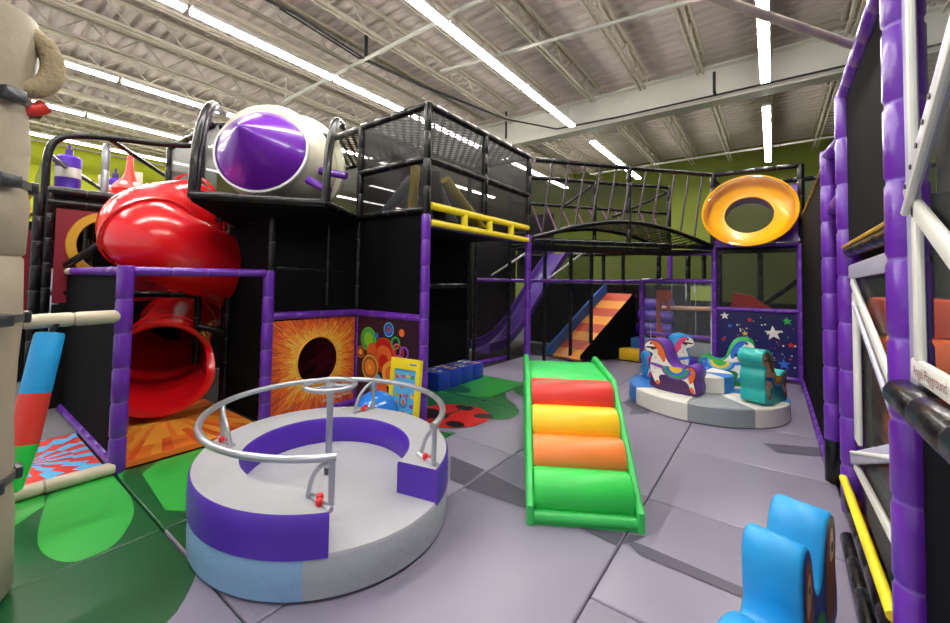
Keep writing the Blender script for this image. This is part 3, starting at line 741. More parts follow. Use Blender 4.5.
# ------------------------------------------------------------------ slide bay (left): posts, beams, walls
sb = thing('slide_bay', 'purple framed bay with black vinyl side walls around the red spiral slide', 'play frame', (-4.42, 1.6, 0))
posts(sb, [((XS, .97, 0), (XS, .97, 1.73)), ((XS, 2.18, 0), (XS, 2.18, 1.72))], .06)
posts(sb, [((XS, 1.02, 1.68), (XS, 2.14, 1.69)), ((-8.3, .97, .05), (-4.45, .97, .05)), ((-6.6, .97, 1.68), (-4.48, .97, 1.68))], .042, 'purple', 'beam')
posts(sb, [((XS, 2.21, 1.7), (XS, 2.21, 2.36)), ((-5.5, 2.21, 0), (-5.5, 2.21, 2.34))], .045, 'black')
posts(sb, [((XS, 2.21, 2.32), (-5.5, 2.21, 2.3))], .035, 'black', 'beam')
posts(sb, [((XS, 2.9, 1.3), (XS, 2.9, 2.4)), ((XS, 3.37, 1.25), (XS, 3.37, 2.5))], .025, 'black')
posts(sb, [((XS, 2.2, 1.75), (XS, 3.35, 1.72))], .02, 'black', 'beam')
panel(sb, [(-7.4, .97, .05), (-4.45, .97, .05), (-4.45, .97, 1.66), (-7.4, .97, 1.66)], 'black_vinyl')
posts(sb, [((-9.2, .97, 1.68), (-6.6, .97, 1.68))], .042, 'beige', 'beam')
posts(sb, [((-7.6, .95, 0), (-7.6, .95, 1.66)), ((-8.3, .95, 0), (-8.3, .95, 1.66))], .05, 'steel')
panel(sb, [(-5.48, 2.22, .04), (-4.45, 2.22, .04), (-4.45, 2.22, 2.3), (-5.48, 2.22, 2.28)], 'black_vinyl')
panel(sb, [(XS, 2.24, 1.26), (XS, 3.33, 1.26), (XS, 3.33, 2.42), (XS, 2.24, 2.36)], 'black_vinyl')
panel(sb, [(-5.9, 2.3, 0), (-5.9, 4.6, 0), (-5.9, 4.6, 2.3), (-5.9, 2.3, 2.3)], 'black_matte')
panel(sb, [(-8.2, 2.25, 0), (-8.2, 3.35, 0), (-8.2, 3.35, 2.4), (-8.2, 2.25, 2.4)], 'black_vinyl')
posts(sb, [((-6.5, 1.3, 0), (-6.5, 1.3, 1.7)), ((-6.9, 1.5, 0), (-6.9, 1.5, 1.7))], .04, 'steel')
posts(sb, [((-7.3, 1.2, 0), (-7.3, 1.2, 2.4)), ((-7.3, 2.9, 0), (-7.3, 2.9, 2.4))], .05, 'black')
posts(sb, [((-7.3, .7, 1.42), (-5.55, 1.9, 1.42)), ((-5.55, 1.9, .6), (-5.55, 1.9, 1.42)), ((-5.55, 1.9, 1.05), (-5.45, 2.2, .95)), ((-6.9, .95, 1.75), (-5.9, 1.35, 2.25))], .04, 'black', 'beam')
panel(sb, [(-8.0, 1.1, 0), (-8.0, 4, 0), (-8.0, 4, 2.4), (-8.0, 1.1, 2.4)], 'black_matte')

mb = MB('sun1'); mb.prism(rect(0, 0, 1.5, 1.14), .05, T(-5.95, 1.02, 0), 'sun2')
burst(mb, T(-5.95, 1.02, .051), .01, .01, 1.49, 1.13, .25, .62, None, 90, ('sun0', 'sun1', 'sun1', 'sun2', 'sun3'))
tag(mb.build('printed_pad', loc=(-5.2, 1.6, 0), recalc=False), 'orange burst printed landing pad below the spiral slide', 'floor mat')

# ------------------------------------------------------------------ red spiral slide
sl = thing('spiral_slide', 'red enclosed plastic spiral slide with open flared exit', 'slide', (-6.3, 1.75, 0))
def cr(pts, per=8):
    P_ = [V3(p) for p in pts]; P_ = [P_[0] * 2 - P_[1]] + P_ + [P_[-1] * 2 - P_[-2]]; out = []
    for i in range(1, len(P_) - 2):
        a, b, c, d = P_[i - 1:i + 3]
        for k in range(per):
            t = k / per; out.append(.5 * ((2 * b) + (c - a) * t + (2 * a - 5 * b + 4 * c - d) * t * t + (3 * b - a - 3 * c + d) * t ** 3))
    return out + [P_[-2]]
up_pts = cr([(-6.25, 2.08, 2.52), (-6.12, 1.70, 2.38), (-5.8, 1.44, 2.2), (-5.52, 1.49, 2.02), (-5.5, 1.82, 1.87), (-5.75, 2.3, 1.72), (-6.3, 2.65, 1.52)])
lo_pts = cr([(-6.3, 2.65, 1.52), (-6.75, 2.55, 1.32), (-6.85, 2.25, 1.16), (-6.45, 2.0, 1.0), (-5.95, 1.74, .82), (-5.56, 1.58, .70)])
mb = MB('slide_red'); mb.tube(up_pts, .43, 32, caps=False); mb.build('chute', sl)
mb = MB('slide_red'); mb.tube(lo_pts, .40, 32, caps=False); mb.build('chute', sl)
def flange(p, q, r=.465, nm='flange', th=.04, m='slide_red'):
    d = (q - p).normalized(); mb = MB(m); mb.tube([p - d * th * .5, p - d * th * .4, p + d * th * .4, p + d * th * .5], [r - .02, r, r, r - .02], 32); mb.bm.faces.ensure_lookup_table()
    for f in [f for f in mb.bm.faces if len(f.verts) > 8]: mb.bm.faces.remove(f)
    mb.build(nm, sl)
flange(up_pts[20], up_pts[21], .46); flange(up_pts[0], up_pts[1], .5); flange(up_pts[40], up_pts[41], .455); flange(lo_pts[24], lo_pts[25], .43); flange(lo_pts[-6], lo_pts[-5], .445)
d = (lo_pts[-1] - lo_pts[-2]).normalized(); p = lo_pts[-1]
hx = V3((-d.y, d.x, 0)).normalized(); Q = Matrix((hx, d.cross(hx) * -1 if d.cross(hx).z < 0 else d.cross(hx), d)).transposed().to_4x4(); Q.translation = p
mb = MB('slide_red'); rings = []
for rr, zz in ((.40, 0), (.41, .05), (.425, .09), (.465, .12), (.49, .12), (.485, .09), (.45, .05), (.42, .0)):
    ring = []
    for j in range(64):
        a = 2 * PI * j / 64; low = max(0, min(1, (.35 - math.sin(a)) * 2.2)); low = low * low * (3 - 2 * low); e = (rr - .40) / .12
        ring.append(mb.bm.verts.new(Q @ V3((rr * (1 + (.07 if math.cos(a) > 0 else 0) * low * e) * math.cos(a), rr * math.sin(a) * (1 + .02 * low * e), zz + low * .26 * min(1, zz / .09)))))
    rings.append(ring)
for a, b in zip(rings, rings[1:]):
    for j in range(64): mb.bm.faces.new((a[j], a[(j + 1) % 64], b[(j + 1) % 64], b[j]))
mb.build('exit_lip', sl)
mb = MB('slide_red'); mb.box((-5.75, 1.6, .12), (.4, .3, .24), .5, bev=.02); mb.build('support_foot', sl)

# ------------------------------------------------------------------ rocket and its platform
az, el = math.radians(-50), math.radians(10)
ra = V3((math.cos(el) * math.cos(az), math.cos(el) * math.sin(az), math.sin(el))); rb = V3((-5.03, 2.34, 3.21))
rk = thing('play_rocket', 'cream plastic rocket with purple nose cone on the black platform', 'rocket', tuple(rb))
sx = ra.cross(V3((0, 0, 1))).normalized(); sy = sx.cross(ra)
RM = Matrix((sx, sy, -ra)).transposed().to_4x4()
RM = Matrix((sx, -sy, ra)).transposed().to_4x4(); RM.translation = rb
if RM.to_3x3().determinant() < 0: RM = Matrix((-sx, -sy, ra)).transposed().to_4x4(); RM.translation = rb
mb = MB('cone_purple'); mb.lathe([(.545, .0), (.53, .02), (.035, .535), (.0, .55)], RM, 48); mb.build('nose_cone', rk)
mb = MB('white'); mb.lathe([(.54, .03), (.565, .02), (.57, -.02), (.545, -.04)], RM, 48); mb.build('nose_ring', rk)
ra2 = V3((math.cos(az), math.sin(az), -.05)).normalized(); s2 = ra2.cross(V3((0, 0, 1))).normalized(); RM2 = Matrix((s2, -s2.cross(ra2), ra2)).transposed().to_4x4(); RM2.translation = rb
if RM2.to_3x3().determinant() < 0: RM2 = Matrix((-s2, -s2.cross(ra2), ra2)).transposed().to_4x4(); RM2.translation = rb
mb = MB('cream'); mb.lathe([(.0, -.02), (.545, -.02), (.57, -.06), (.63, -.2), (.67, -.5), (.67, -.9)], RM2, 48); mb.build('fuselage', rk)
mb = MB('cream'); mb.lathe([(.67, -.86), (.75, -.87), (.77, -.92), (.75, -.98), (.3, -1.0), (0, -1.0)], RM2, 48); mb.build('tail_rim', rk)
mb = MB('purple'); q = RM @ V3((.45, .42, -.25)); 
for fr_ in ((V3((-4.62, 2.72, 2.86)), V3((-4.3, 2.8, 2.7))), (V3((-4.75, 2.95, 3.05)), V3((-4.45, 3.15, 2.98)))):
    mb = MB('purple'); mb.tube([fr_[0], fr_[1]], .05, 10); mb.build('thruster_fin', rk)
rp = thing('rocket_platform', 'black padded platform and bent cage posts around the rocket', 'play frame', (-4.6, 2.2, 2.42))
F1, F2, B1, B2 = V3((-4.56, 1.47, 2.44)), V3((-3.84, 2.46, 2.44)), V3((-4.42, 3.34, 2.44)), V3((-5.64, 2.2, 2.44))
mb = MB('black'); mb.pad(F1, F2, .05, .35, 0, 0); mb.pad(F1, B2, .045, .35, 0, 0); mb.pad(F2, B1, .045, .35, 0, 0); mb.build('edge_padding', rp)
panel(rp, [F1, F2, B1, B2], 'black_vinyl', 'deck', .05)
G1, G2 = V3((-5.3, 2.2, 2.26)), V3((-4.42, 2.35, 2.26))
panel(rp, [F1 - V3((0, 0, .05)), F2 - V3((0, 0, .05)), G2, G1], 'black_vinyl', 'soffit', .03)
panel(rp, [F2 - V3((0, 0, .05)), B1 - V3((0, 0, .05)), G2], 'black_vinyl', 'soffit', .03)
for A, off in ((F1, V3((-.28, .2, 0))), (F2, V3((-.25, .25, 0)))):
    for dx in (0, .12):
        o = V3((-.1 * dx * 6, .08 * dx * 6, 0))
        pts = chaikin([tuple(A + o), tuple(A + o + off * .1 + V3((0, 0, .45))), tuple(A + o + off * .55 + V3((0, 0, .85))), tuple(A + o + off * 1.3 + V3((0, 0, 1.12))), tuple(A + o + off * 2.4 + V3((0, 0, 1.18)))], 2, False)
        mb = MB('black'); mb.tube(pts, .04, 10); mb.build('bent_post', rp)
# netted bay behind the rocket
nb = thing('net_bay', 'black net bay with flat pipe roof behind the rocket and red slide', 'play frame', (-6.6, 2.8, 2.4))
posts(nb, [((-7.62, 2.14, 2.4), (-7.62, 2.14, 3.66)), ((-6.3, 2.14, 2.9), (-6.3, 2.14, 3.66)), ((-5.1, 3.3, 2.4), (-5.1, 3.3, 3.66)), ((-5.64, 3.4, 0), (-5.64, 3.4, 3.66))], .045, 'black')
posts(nb, [((-7.62, 2.14, 3.66), (-5.95, 2.14, 3.66)), ((-5.1, 3.35, 3.66), (-4.42, 3.35, 3.66)), ((-7.62, 2.14, 3.66), (-7.62, 4.4, 3.66)), ((-5.0, 3.35, 3.66), (-5.95, 2.14, 3.66)), ((-7.62, 4.4, 3.66), (-4.42, 4.4, 3.66))], .045, 'black', 'beam')
sheet(nb, [(-7.62, 2.14, 2.44), (-5.8, 2.14, 2.44), (-5.8, 2.14, 3.64), (-7.62, 2.14, 3.64)], 'net_dense')
sheet(nb, [(-7.62, 2.14, 3.64), (-5.95, 2.14, 3.64), (-4.95, 3.34, 3.64), (-4.42, 3.34, 3.64), (-4.42, 4.4, 3.64), (-7.62, 4.4, 3.64)], 'roof_net', 'roof_net')
sheet(nb, [(-7.62, 4.4, 2.44), (-4.42, 4.4, 2.44), (-4.42, 4.4, 3.64), (-7.62, 4.4, 3.64)], 'net_dense')
sheet(nb, [(-7.62, 2.14, 2.44), (-7.62, 4.4, 2.44), (-7.62, 4.4, 3.64), (-7.62, 2.14, 3.64)], 'net_dense')
panel(nb, [(-7.62, 2.16, 2.4), (-5.64, 2.16, 2.4), (-4.42, 3.36, 2.4), (-4.42, 4.4, 2.4), (-7.62, 4.4, 2.4)], 'black_matte', 'deck', .06)

# ------------------------------------------------------------------ far-left pod with ring panel
XP = -6.9
pf = thing('ring_pod', 'black framed pod with arched pipe roof at the far left', 'play frame', (XP, 1.5, 0))
posts(pf, [((XP, .78, 0), (XP, .78, 2.66)), ((XP, .70, 0), (XP, .70, 2.6)), ((XP, 2.1, 0), (XP, 2.1, 2.62))], .05, 'black')
posts(pf, [((XP, .76, 2.64), (XP, 2.1, 2.66)), ((XP, .76, 2.5), (XP, 2.1, 2.52))], .06, 'black', 'beam')
posts(pf, [((XP - .1, 1.28, 2.66), (XP - .1, 1.28, 3.36))], .04, 'steel')
posts(pf, [((XP - 1.3, 1.9, 2.66), (XP - 1.3, 1.9, 3.3)), ((XP - 1.3, 2.35, 2.66), (XP - 1.3, 2.35, 3.3)), ((XP - 2.6, 1.7, 2.6), (XP - 2.6, 1.7, 3.4))], .05, 'beige')
mb = MB('black'); mb.tube(chaikin([(XP, .74, 2.6), (XP, .74, 3.1), (XP, .82, 3.3), (XP, 1.1, 3.4), (XP + .3, 2.0, 3.45), (XP + .6, 2.2, 3.5)], 3, False), .04, 10); mb.build('arch_pipe', pf)
mb = MB('black'); mb.tube([(XP, 1.3, 3.4), (XP - 1.3, 2.3, 3.3)], .035, 8); mb.tube([(XP - .0, .76, 3.05), (XP - 2.6, 1.7, 3.15), (XP - 2.6, 3.4, 3.2)], .035, 8); mb.build('roof_pipe', pf)
sheet(pf, [(XP, .76, 2.66), (XP - 2.6, .9, 2.66), (XP - 2.6, .9, 3.2), (XP, .76, 3.2)], 'net')
sheet(pf, [(XP - 2.6, 1.9, 2.66), (XP - 2.6, 4, 2.66), (XP - 2.6, 4, 3.3), (XP - 2.6, 1.9, 3.2)], 'net_dense')
panel(pf, [(XP, .76, 2.6), (XP, 2.1, 2.6), (XP - 2.6, 2.4, 2.6), (XP - 2.6, .9, 2.6)], 'black_matte', 'deck', .06)
rpn = thing('crawl_panel', 'dark red panel with a gold ring round its crawl hole', 'play panel', (XP, 1.4, 1.3))
mb = MB('magenta'); fr = frame((XP + .01, .84, 1.3), (0, 1, 0)); burst(mb, fr, 0, 0, 1.22, 1.14, .47, .72, (.30, .34), 40, ('magenta', 'magenta', 'magenta', 'magenta')); mb.build('panel_sheet', rpn, recalc=False)
mb = MB('gold'); n = 48; R0 = []
for rr, dz in ((.28, .0), (.29, .02), (.37, .02), (.38, 0)): R0.append([mb.bm.verts.new(fr @ V3((.47 + rr * math.cos(2 * PI * k / n), .72 + rr * 1.12 * math.sin(2 * PI * k / n), dz))) for k in range(n)])
for a, b in zip(R0, R0[1:]):
    for k in range(n): mb.bm.faces.new((a[k], a[(k + 1) % n], b[(k + 1) % n], b[k]))
mb.build('gold_ring', rpn)
panel(pf, [(XP - 1.6, .8, .2), (XP - 1.6, 2.4, .2), (XP - 1.6, 2.4, 2.5), (XP - 1.6, .8, 2.5)], 'black_matte')
panel(pf, [(XP + .02, .84, .05), (XP + .02, 2.1, .05), (XP + .02, 2.1, 1.28), (XP + .02, .84, 1.28)], 'black_matte')
panel(pf, [(-9.2, -.6, 0), (-9.2, 1.3, 0), (-9.2, 1.3, 2.45), (-9.2, -.6, 2.45)], 'black_matte')
panel(pf, [(-9.0, .45, 1.0), (-9.0, .9, 1.0), (-9.0, .9, 2.3), (-9.0, .45, 2.3)], 'magenta')
def bag(x, y, z0, h, r, lab):
    t = thing('punch_bag', lab, 'punch bag', (x, y, z0))
    mb = MB('purple_bench', 'white_deck'); st = []; 
    for i in range(4): st += [(r, z0 + h * i / 4), (r, z0 + h * (i + 1) / 4)]
    prof = [(0, z0)] + st + [(r * .8, z0 + h + .03), (0, z0 + h + .04)]
    mis = ['white_deck'] + sum([[['white_deck', 'purple_bench'][i % 2], ['purple_bench', 'white_deck'][i % 2]] for i in range(4)], [])[:-1] + ['purple_bench', 'purple_bench', 'purple_bench']
    mb.lathe(prof, T(x, y, 0), 24, mis=mis[:len(prof) - 1]); mb.build('bag_body', t)
    mb = MB('purple_dark'); mb.tube([(x, y, z0 + h), (x, y, z0 + h + .12)], .04, 8); mb.tube([(x, y, z0 + h + .1), (x, y, z0 + h + .2)], .015, 8); mb.build('hanging_strap', t)
bag(XP - .7, 1.02, 2.66, .54, .13, 'purple and cream striped punch bag at the far left upstairs')
bag(XP - 1.3, 1.62, 2.66, .44, .13, 'purple and cream striped punch bag behind the grey post')
sbg = thing('hanging_mushroom', 'red white-spotted hanging foam bulb above the spiral slide', 'hanging toy', (XP - .9, 1.70, 2.7))
cxm = (XP - .9, 1.70)
mb = MB('roll_red'); mb.lathe([(r_0, z_0 + .12) for r_0, z_0 in ((0, 2.70), (.2, 2.72), (.23, 2.8), (.16, 2.90), (.09, 2.97), (.05, 3.1), (.03, 3.35), (0, 3.42))], T(*cxm, 0), 24); mb.build('bulb', sbg)
for k in range(7):
    a = k * .9 + .3; rr = .215; mb = MB('white'); t = bmesh.new(); bmesh.ops.create_uvsphere(t, u_segments=12, v_segments=8, radius=.05)
    mb.merge(t, T(cxm[0] + rr * math.cos(a) * (1 if k % 2 else .75), cxm[1] + rr * math.sin(a) * (1 if k % 2 else .75), 2.91 if k % 2 else 2.99)); mb.build('white_spot', sbg)
mb = MB('roll_red'); mb.lathe([(0, 2.69), (.3, 2.69), (.32, 2.72), (.3, 2.76), (0, 2.77)], T(XP - .9, 1.42, 0), 24, mis=['gold', 'gold', 'roll_red', 'roll_red'])
for k in range(4): mb.lathe([(.05, 2.772), (0, 2.78)], T(XP - .9 + .17 * math.cos(k * 1.6), 1.42 + .17 * math.sin(k * 1.6), 0), 12, mi='white')
tag(mb.build('mushroom_stool', loc=(XP - .9, 1.42, 2.66)), 'flat red and white spotted round pad beside the hanging bulb', 'play pad')
ys = thing('yellow_ladder', 'yellow plastic climbing rail at the far left edge', 'ladder', (-7.4, .72, 2.0))
mb = MB('yellow'); mb.pad((-7.0, .62, 2.65), (-7.9, .5, 2.15), .06, 9); mb.pad((-7.0, .62, 2.4), (-7.9, .5, 1.9), .06, 9); mb.build('side_rail', ys)
for t_ in (.2, .5, .8):
    p = V3((-7.0, .62, 2.65)).lerp(V3((-7.9, .5, 2.15)), t_); MB('yellow').tube([p, p - V3((0, 0, .25))], .04, 8).build('rung', ys)

# ------------------------------------------------------------------ entrance gate: column, beam, curb, hanging pad, rug
cl = thing('padded_column', 'tall beige vinyl padded column with grey buckle straps at the left edge', 'column', (-3.2, .0, 0))
mb = MB('column_vinyl'); cxy = (-3.2, -.0)
prof = [(0, .0), (.27, .0), (.30, .05), (.29, .45), (.275, .6), (.28, .7), (.27, .9), (.275, 1.2), (.285, 1.40), (.28, 1.72), (.27, 1.735), (.285, 1.75), (.295, 2.0), (.28, 2.1), (.29, 2.3), (.275, 2.45), (.29, 2.62), (.31, 2.88), (.30, 2.95), (0, 3.02)]
n = 40
mb.lathe(prof, T(*cxy, 0), n)
for v in mb.bm.verts:
    a = math.atan2(v.co.y - cxy[1], v.co.x - cxy[0]); k = 1 + .03 * math.sin(5 * a + v.co.z * 1.3)
    v.co.x = cxy[0] + (v.co.x - cxy[0]) * k; v.co.y = cxy[1] + (v.co.y - cxy[1]) * k
mb.build('padding', cl, smooth=60)
for z in (.62, 1.42, 2.1, 2.52):
    mb = MB('strap'); mb.lathe([(.285, z - .02), (.297, z - .02), (.297, z + .02), (.285, z + .02), (.285, z - .02)], T(*cxy, 0), n); st_ = mb.build('strap', cl)
    mb = MB('steel_dark'); mb.box((cxy[0] + .02 , cxy[1] + .3, z), (.1, .03, .06), bev=.008); mb.box((cxy[0] + .235, cxy[1] + .19, z), (.06, .09, .06), .6, bev=.008); mb.build('buckle', st_)
mb = MB('foam_tan'); FM = frame((-3.06, .228, 2.735), (-.1, 1, 0), (0, 0, 1)); arc = []
for k in range(25):
    a = math.radians(-125 + 235 * k / 24); arc.append((FM @ V3((.108 * math.cos(a), .14 * math.sin(a), 0))))
mb.tube(arc, .05, 14); mb.build('foam_collar', cl)
mb = MB('roll_red'); mb.tube([FM @ V3((.12 * math.cos(a), .12 * math.sin(a) - .12, -.03)) for a in [math.radians(-110 + 70 * k / 10) for k in range(11)]], .035, 10); mb.build('red_pad', cl)
mb = MB('beige', 'beige_dark'); mb.pad((XS, -.15, 1.28), (XS, .94, 1.3), .055, .3)
tag(mb.build('padded_rail', loc=(XS, .4, 1.28)), 'beige padded rail from the left column to the purple post', 'padded rail')
mb = MB('beige', 'beige_dark'); mb.pad((XS + .02, -.25, .05), (XS + .02, .95, .05), .05, .4)
tag(mb.build('padded_curb', loc=(XS, .35, 0)), 'beige padded curb on the floor before the red and blue printed rug', 'padded curb')
hb_ = thing('hanging_bolster', 'blue, red and green hanging bolster under the beige rail', 'bolster', (-4.3, .45, .1))
a, b = V3((-4.40, .54, 1.20)), V3((-4.22, .37, .14))
for m, t0, t1 in (('sky_blue', 0, .4), ('roll_red', .4, .72), ('roll_green', .72, 1)):
    p0, p1 = a.lerp(b, t0), a.lerp(b, t1); mb = MB(m)
    r0 = .085 - .02 * max(0, t0 - .4); mb.tube([p0, p0.lerp(p1, .05), p0.lerp(p1, .95), p1], [.078 if t0 == 0 else .085, .085, .085 - .03 * (t1 > .9), .083 - .045 * (t1 > .9)], 18); mb.build(['blue_section', 'red_section', 'green_section'][['sky_blue', 'roll_red', 'roll_green'].index(m)], hb_)
mb = MB('black_matte'); mb.tube(chaikin([(-4.33, .50, 1.08), (-4.35, .54, 1.22), (-4.42, .6, 1.3), (-4.47, .6, 1.24), (-4.42, .58, 1.2)], 2, False), .018, 6); mb.build('strap', hb_)
mb = MB('roll_red'); rx0, ry0, rx1, ry1 = -5.75, -.24, -4.5, .92; rcx, rcy = -5.1, .5
mb.prism(rect(rx0, ry0, rx1, ry1), .02, None, 'roll_red'); nr, ns = 7, 26
for i in range(nr):
    for j in range(ns):
        if (i + j) % 2: continue
        r0, r1 = .12 * (i + .3) ** 1.15, .12 * (i + 1.3) ** 1.15; a0, a1 = 2 * PI * j / ns + .1 * i, 2 * PI * (j + 1) / ns + .1 * i
        q = clip([(rcx + r0 * math.cos(a0), rcy + r0 * math.sin(a0)), (rcx + r1 * math.cos(a0), rcy + r1 * math.sin(a0)), (rcx + r1 * math.cos(a1), rcy + r1 * math.sin(a1)), (rcx + r0 * math.cos(a1), rcy + r0 * math.sin(a1))], rx0, ry0, rx1, ry1)
        if len(q) > 2: mb.poly(q, None, .0215, 'lightblue_print')
mb.poly(ell(rcx, rcy, .07, .07, 20), None, .023, 'blue_print')
tag(mb.build('printed_rug', loc=(-5.1, .3, 0), recalc=False), 'red and blue swirling checker rug behind the beige curb', 'rug')
mb = MB('carpet'); mb.box((-7.5, .2, -.03), (3.4, 1.6, .04)); tag(mb.build('entry_carpet', loc=(-7.5, .2, -.05)), 'grey ribbed entry mat beyond the checker rug', 'mat')

# ------------------------------------------------------------------ bridge
br = thing('net_bridge', 'black arched net bridge with leaning purple and pink ropes', 'play bridge', (-2.05, 7.25, 2.3))
bA, bB = V3((-3.15, 5.85, 0)), V3((-.92, 8.72, 0)); bd = (bB - bA); bn = V3((-bd.y, bd.x, 0)).normalized(); BW = 1.1
def bpnt(t, z, side=0): return bA + bd * t + bn * BW * side + V3((0, 0, z))
for s in (0, 1):
    posts(br, [(bpnt(0, 3.66, s), bpnt(1, 3.72, s))], .04, 'black', 'top_rail')
    posts(br, [(bpnt(0, 2.32, s), bpnt(1, 2.34, s))], .05, 'black', 'bottom_rail')
    posts(br, [(bpnt(.5, 2.3, s), bpnt(.5, 3.7, s))], .04, 'black')
    mb = MB('black'); mb.tube([bpnt(k / 20, 2.36 + .36 * math.sin(PI * k / 20), s) for k in range(21)], .04, 10); mb.build('arch_rail', br)
posts(br, [(bpnt(1, 2.3, 1), bpnt(1, 3.7, 1)), (bpnt(0, 2.3, 1), bpnt(0, 3.7, 1))], .045, 'black')
posts(br, [(bpnt(.3, 3.12, 1), bpnt(.5, 3.66, 1)), (bpnt(.62, 3.0, 1), bpnt(.98, 3.6, 1)), (bpnt(0, 3.15, 1), bpnt(1, 3.15, 1))], .03, 'black', 'brace')
mb = MB('bridge_net')
for k in range(20):
    z0, z1 = 2.37 + .36 * math.sin(PI * k / 20), 2.37 + .36 * math.sin(PI * (k + 1) / 20)
    mb.poly([bpnt(k / 20, z0, 0), bpnt((k + 1) / 20, z1, 0), bpnt((k + 1) / 20, z1, 1), bpnt(k / 20, z0, 1)])
mb.build('deck_net', br)
for k in range(11):
    t = .06 + .085 * k; zz = 2.40 + .36 * math.sin(PI * min(1, max(0, t - .03)))
    mb = MB('plum'); mb.tube([bpnt(t + .03, 3.66, 0), bpnt(t - .02, zz, 0)], .017, 8); mb.build('rope', br)
M['rope_pink'] = mat('rope_pink', '#a06a98', .5)
for k in range(11):
    t = .06 + .085 * k; zz = 2.40 + .36 * math.sin(PI * t)
    mb = MB('rope_pink'); mb.tube([bpnt(t - .03, 3.18, 1), bpnt(t + .04, zz, 1)], .017, 8); mb.build('rope', br)
sheet(br, [bpnt(0, 2.36, 1), bpnt(1, 2.36, 1), bpnt(1, 3.66, 1), bpnt(0, 3.66, 1)], 'net')
panel(br, [bpnt(0, 2.25, 0), bpnt(1, 2.25, 0), bpnt(1, 2.25, 1), bpnt(0, 2.25, 1)], 'black_matte', 'under_panel', .03)

# ------------------------------------------------------------------ slide hall behind the bridge
fh = thing('slide_hall_frame', 'black net frame with a purple middle rail before the purple slide', 'play frame', (-4, 7.2, 0))
posts(fh, [((-4.6, 6.2, 0), (-4.6, 6.2, 2.4)), ((-4.44, 7.2, 0), (-4.44, 7.2, 2.4)), ((-3.85, 7.65, 0), (-3.85, 7.65, 2.3)), ((-3.4, 7.95, 0), (-3.4, 7.95, 2.3)), ((-3.05, 8.2, .0), (-3.05, 8.2, 2.3)), ((-2.9, 9.9, 0), (-2.9, 9.9, 2.3))], .04, 'black')
posts(fh, [((-4.6, 6.2, 1.66), (-4.44, 7.2, 1.66)), ((-4.44, 7.2, 1.66), (-2.2, 8.75, 1.66))], .035, 'purple', 'beam')
posts(fh, [((-4.58, 6.3, .05), (-4.5, 7.25, .05)), ((-3.45, 7.9, .05), (-3.1, 8.15, .05))], .05, 'purple', 'beam')
posts(fh, [((-4.7, 6.9, 1.75), (-4.6, 8.3, 2.35)), ((-3.9, 7.9, 1.7), (-3.6, 9.3, 2.4))], .025, 'pipe', 'hand_rail')
sheet(fh, [(-4.6, 6.2, .1), (-4.44, 7.2, .1), (-4.44, 7.2, 2.4), (-4.6, 6.2, 2.4)], 'net')
sheet(fh, [(-4.44, 7.2, .1), (-3.05, 8.2, .1), (-3.05, 8.2, 2.3), (-4.44, 7.2, 2.3)], 'net_light')
sheet(fh, [(-5.6, 9.9, 0), (-1.5, 9.9, 0), (-1.5, 9.9, 1.6), (-5.6, 9.9, 1.6)], 'black_matte', 'wall_panel')
sheet(fh, [(-5.6, 9.95, 1.6), (-.9, 9.95, 1.6), (-.9, 9.95, 2.32), (-5.6, 9.95, 2.32)], 'net')
sheet(fh, [(-5.9, 6.2, 0), (-5.9, 9.9, 0), (-5.9, 9.9, 3.6), (-5.9, 6.2, 3.6)], 'black_matte', 'wall_panel')
sheet(fh, [(-5.9, 9.96, 1.6), (-4.75, 9.96, 1.6), (-4.75, 9.96, 3.5), (-5.9, 9.96, 3.5)], 'black_matte', 'wall_panel')  # black sheet added to hide the lit wall and darken the hall
posts(fh, [((-4.7, 9.97, 1.68), (-.9, 9.97, 1.68)), ((-3.4, 9.97, 1.6), (-3.4, 9.97, 2.4)), ((-1.2, 9.97, 1.6), (-1.2, 9.97, 2.4))], .045, 'black', 'beam')
posts(fh, [((-5.9, 9.9, 2.35), (-.9, 9.9, 2.35)), ((-2.1, 9.9, 0), (-2.1, 9.9, 2.3)), ((-1.5, 9.9, 0), (-1.5, 9.9, 2.3))], .05, 'black', 'beam')
sd = thing('wave_slide', 'translucent purple plastic slide with raised side walls behind the black net', 'slide', (-4.9, 8, 0))
SA, SB_ = V3((-5.0, 6.95, .12)), V3((-4.35, 9.5, 2.35)); w_ = V3((.30, -.07, 0))
path = [SA, SA + V3((.12, .5, .06)), SA + V3((.25, 1.0, .45)), SA + V3((.38, 1.5, 1.05)), SA + V3((.5, 2.0, 1.65)), SB_]
path = [V3(p) for p in chaikin([tuple(p) for p in path], 2, False)]
mb = MB('slide_purple'); R0 = []
for p in path: R0.append([mb.bm.verts.new(p + q) for q in (-w_ + V3((0, 0, .22)), -w_ * .95 + V3((0, 0, .03)), -w_ * .7, w_ * .7, w_ * .95 + V3((0, 0, .03)), w_ + V3((0, 0, .22)))])
for a, b in zip(R0, R0[1:]):
    for k in range(5): mb.bm.faces.new((a[k], a[k + 1], b[k + 1], b[k]))
mb.build('slide_bed', sd)
for s in (-1, 1):
    mb = MB('purple'); mb.tube([p + w_ * s + V3((0, 0, .22)) for p in path], .022, 8); mb.build('side_rim', sd)
ln = thing('lane_slide', 'orange and red striped ramp slide with a blue padded side', 'slide', (-3.4, 8.3, 0))
LA, LB = V3((-3.8, 7.95, .08)), V3((-3.12, 9.4, 1.40)); lw = V3((.66, -.12, 0))
n = 8
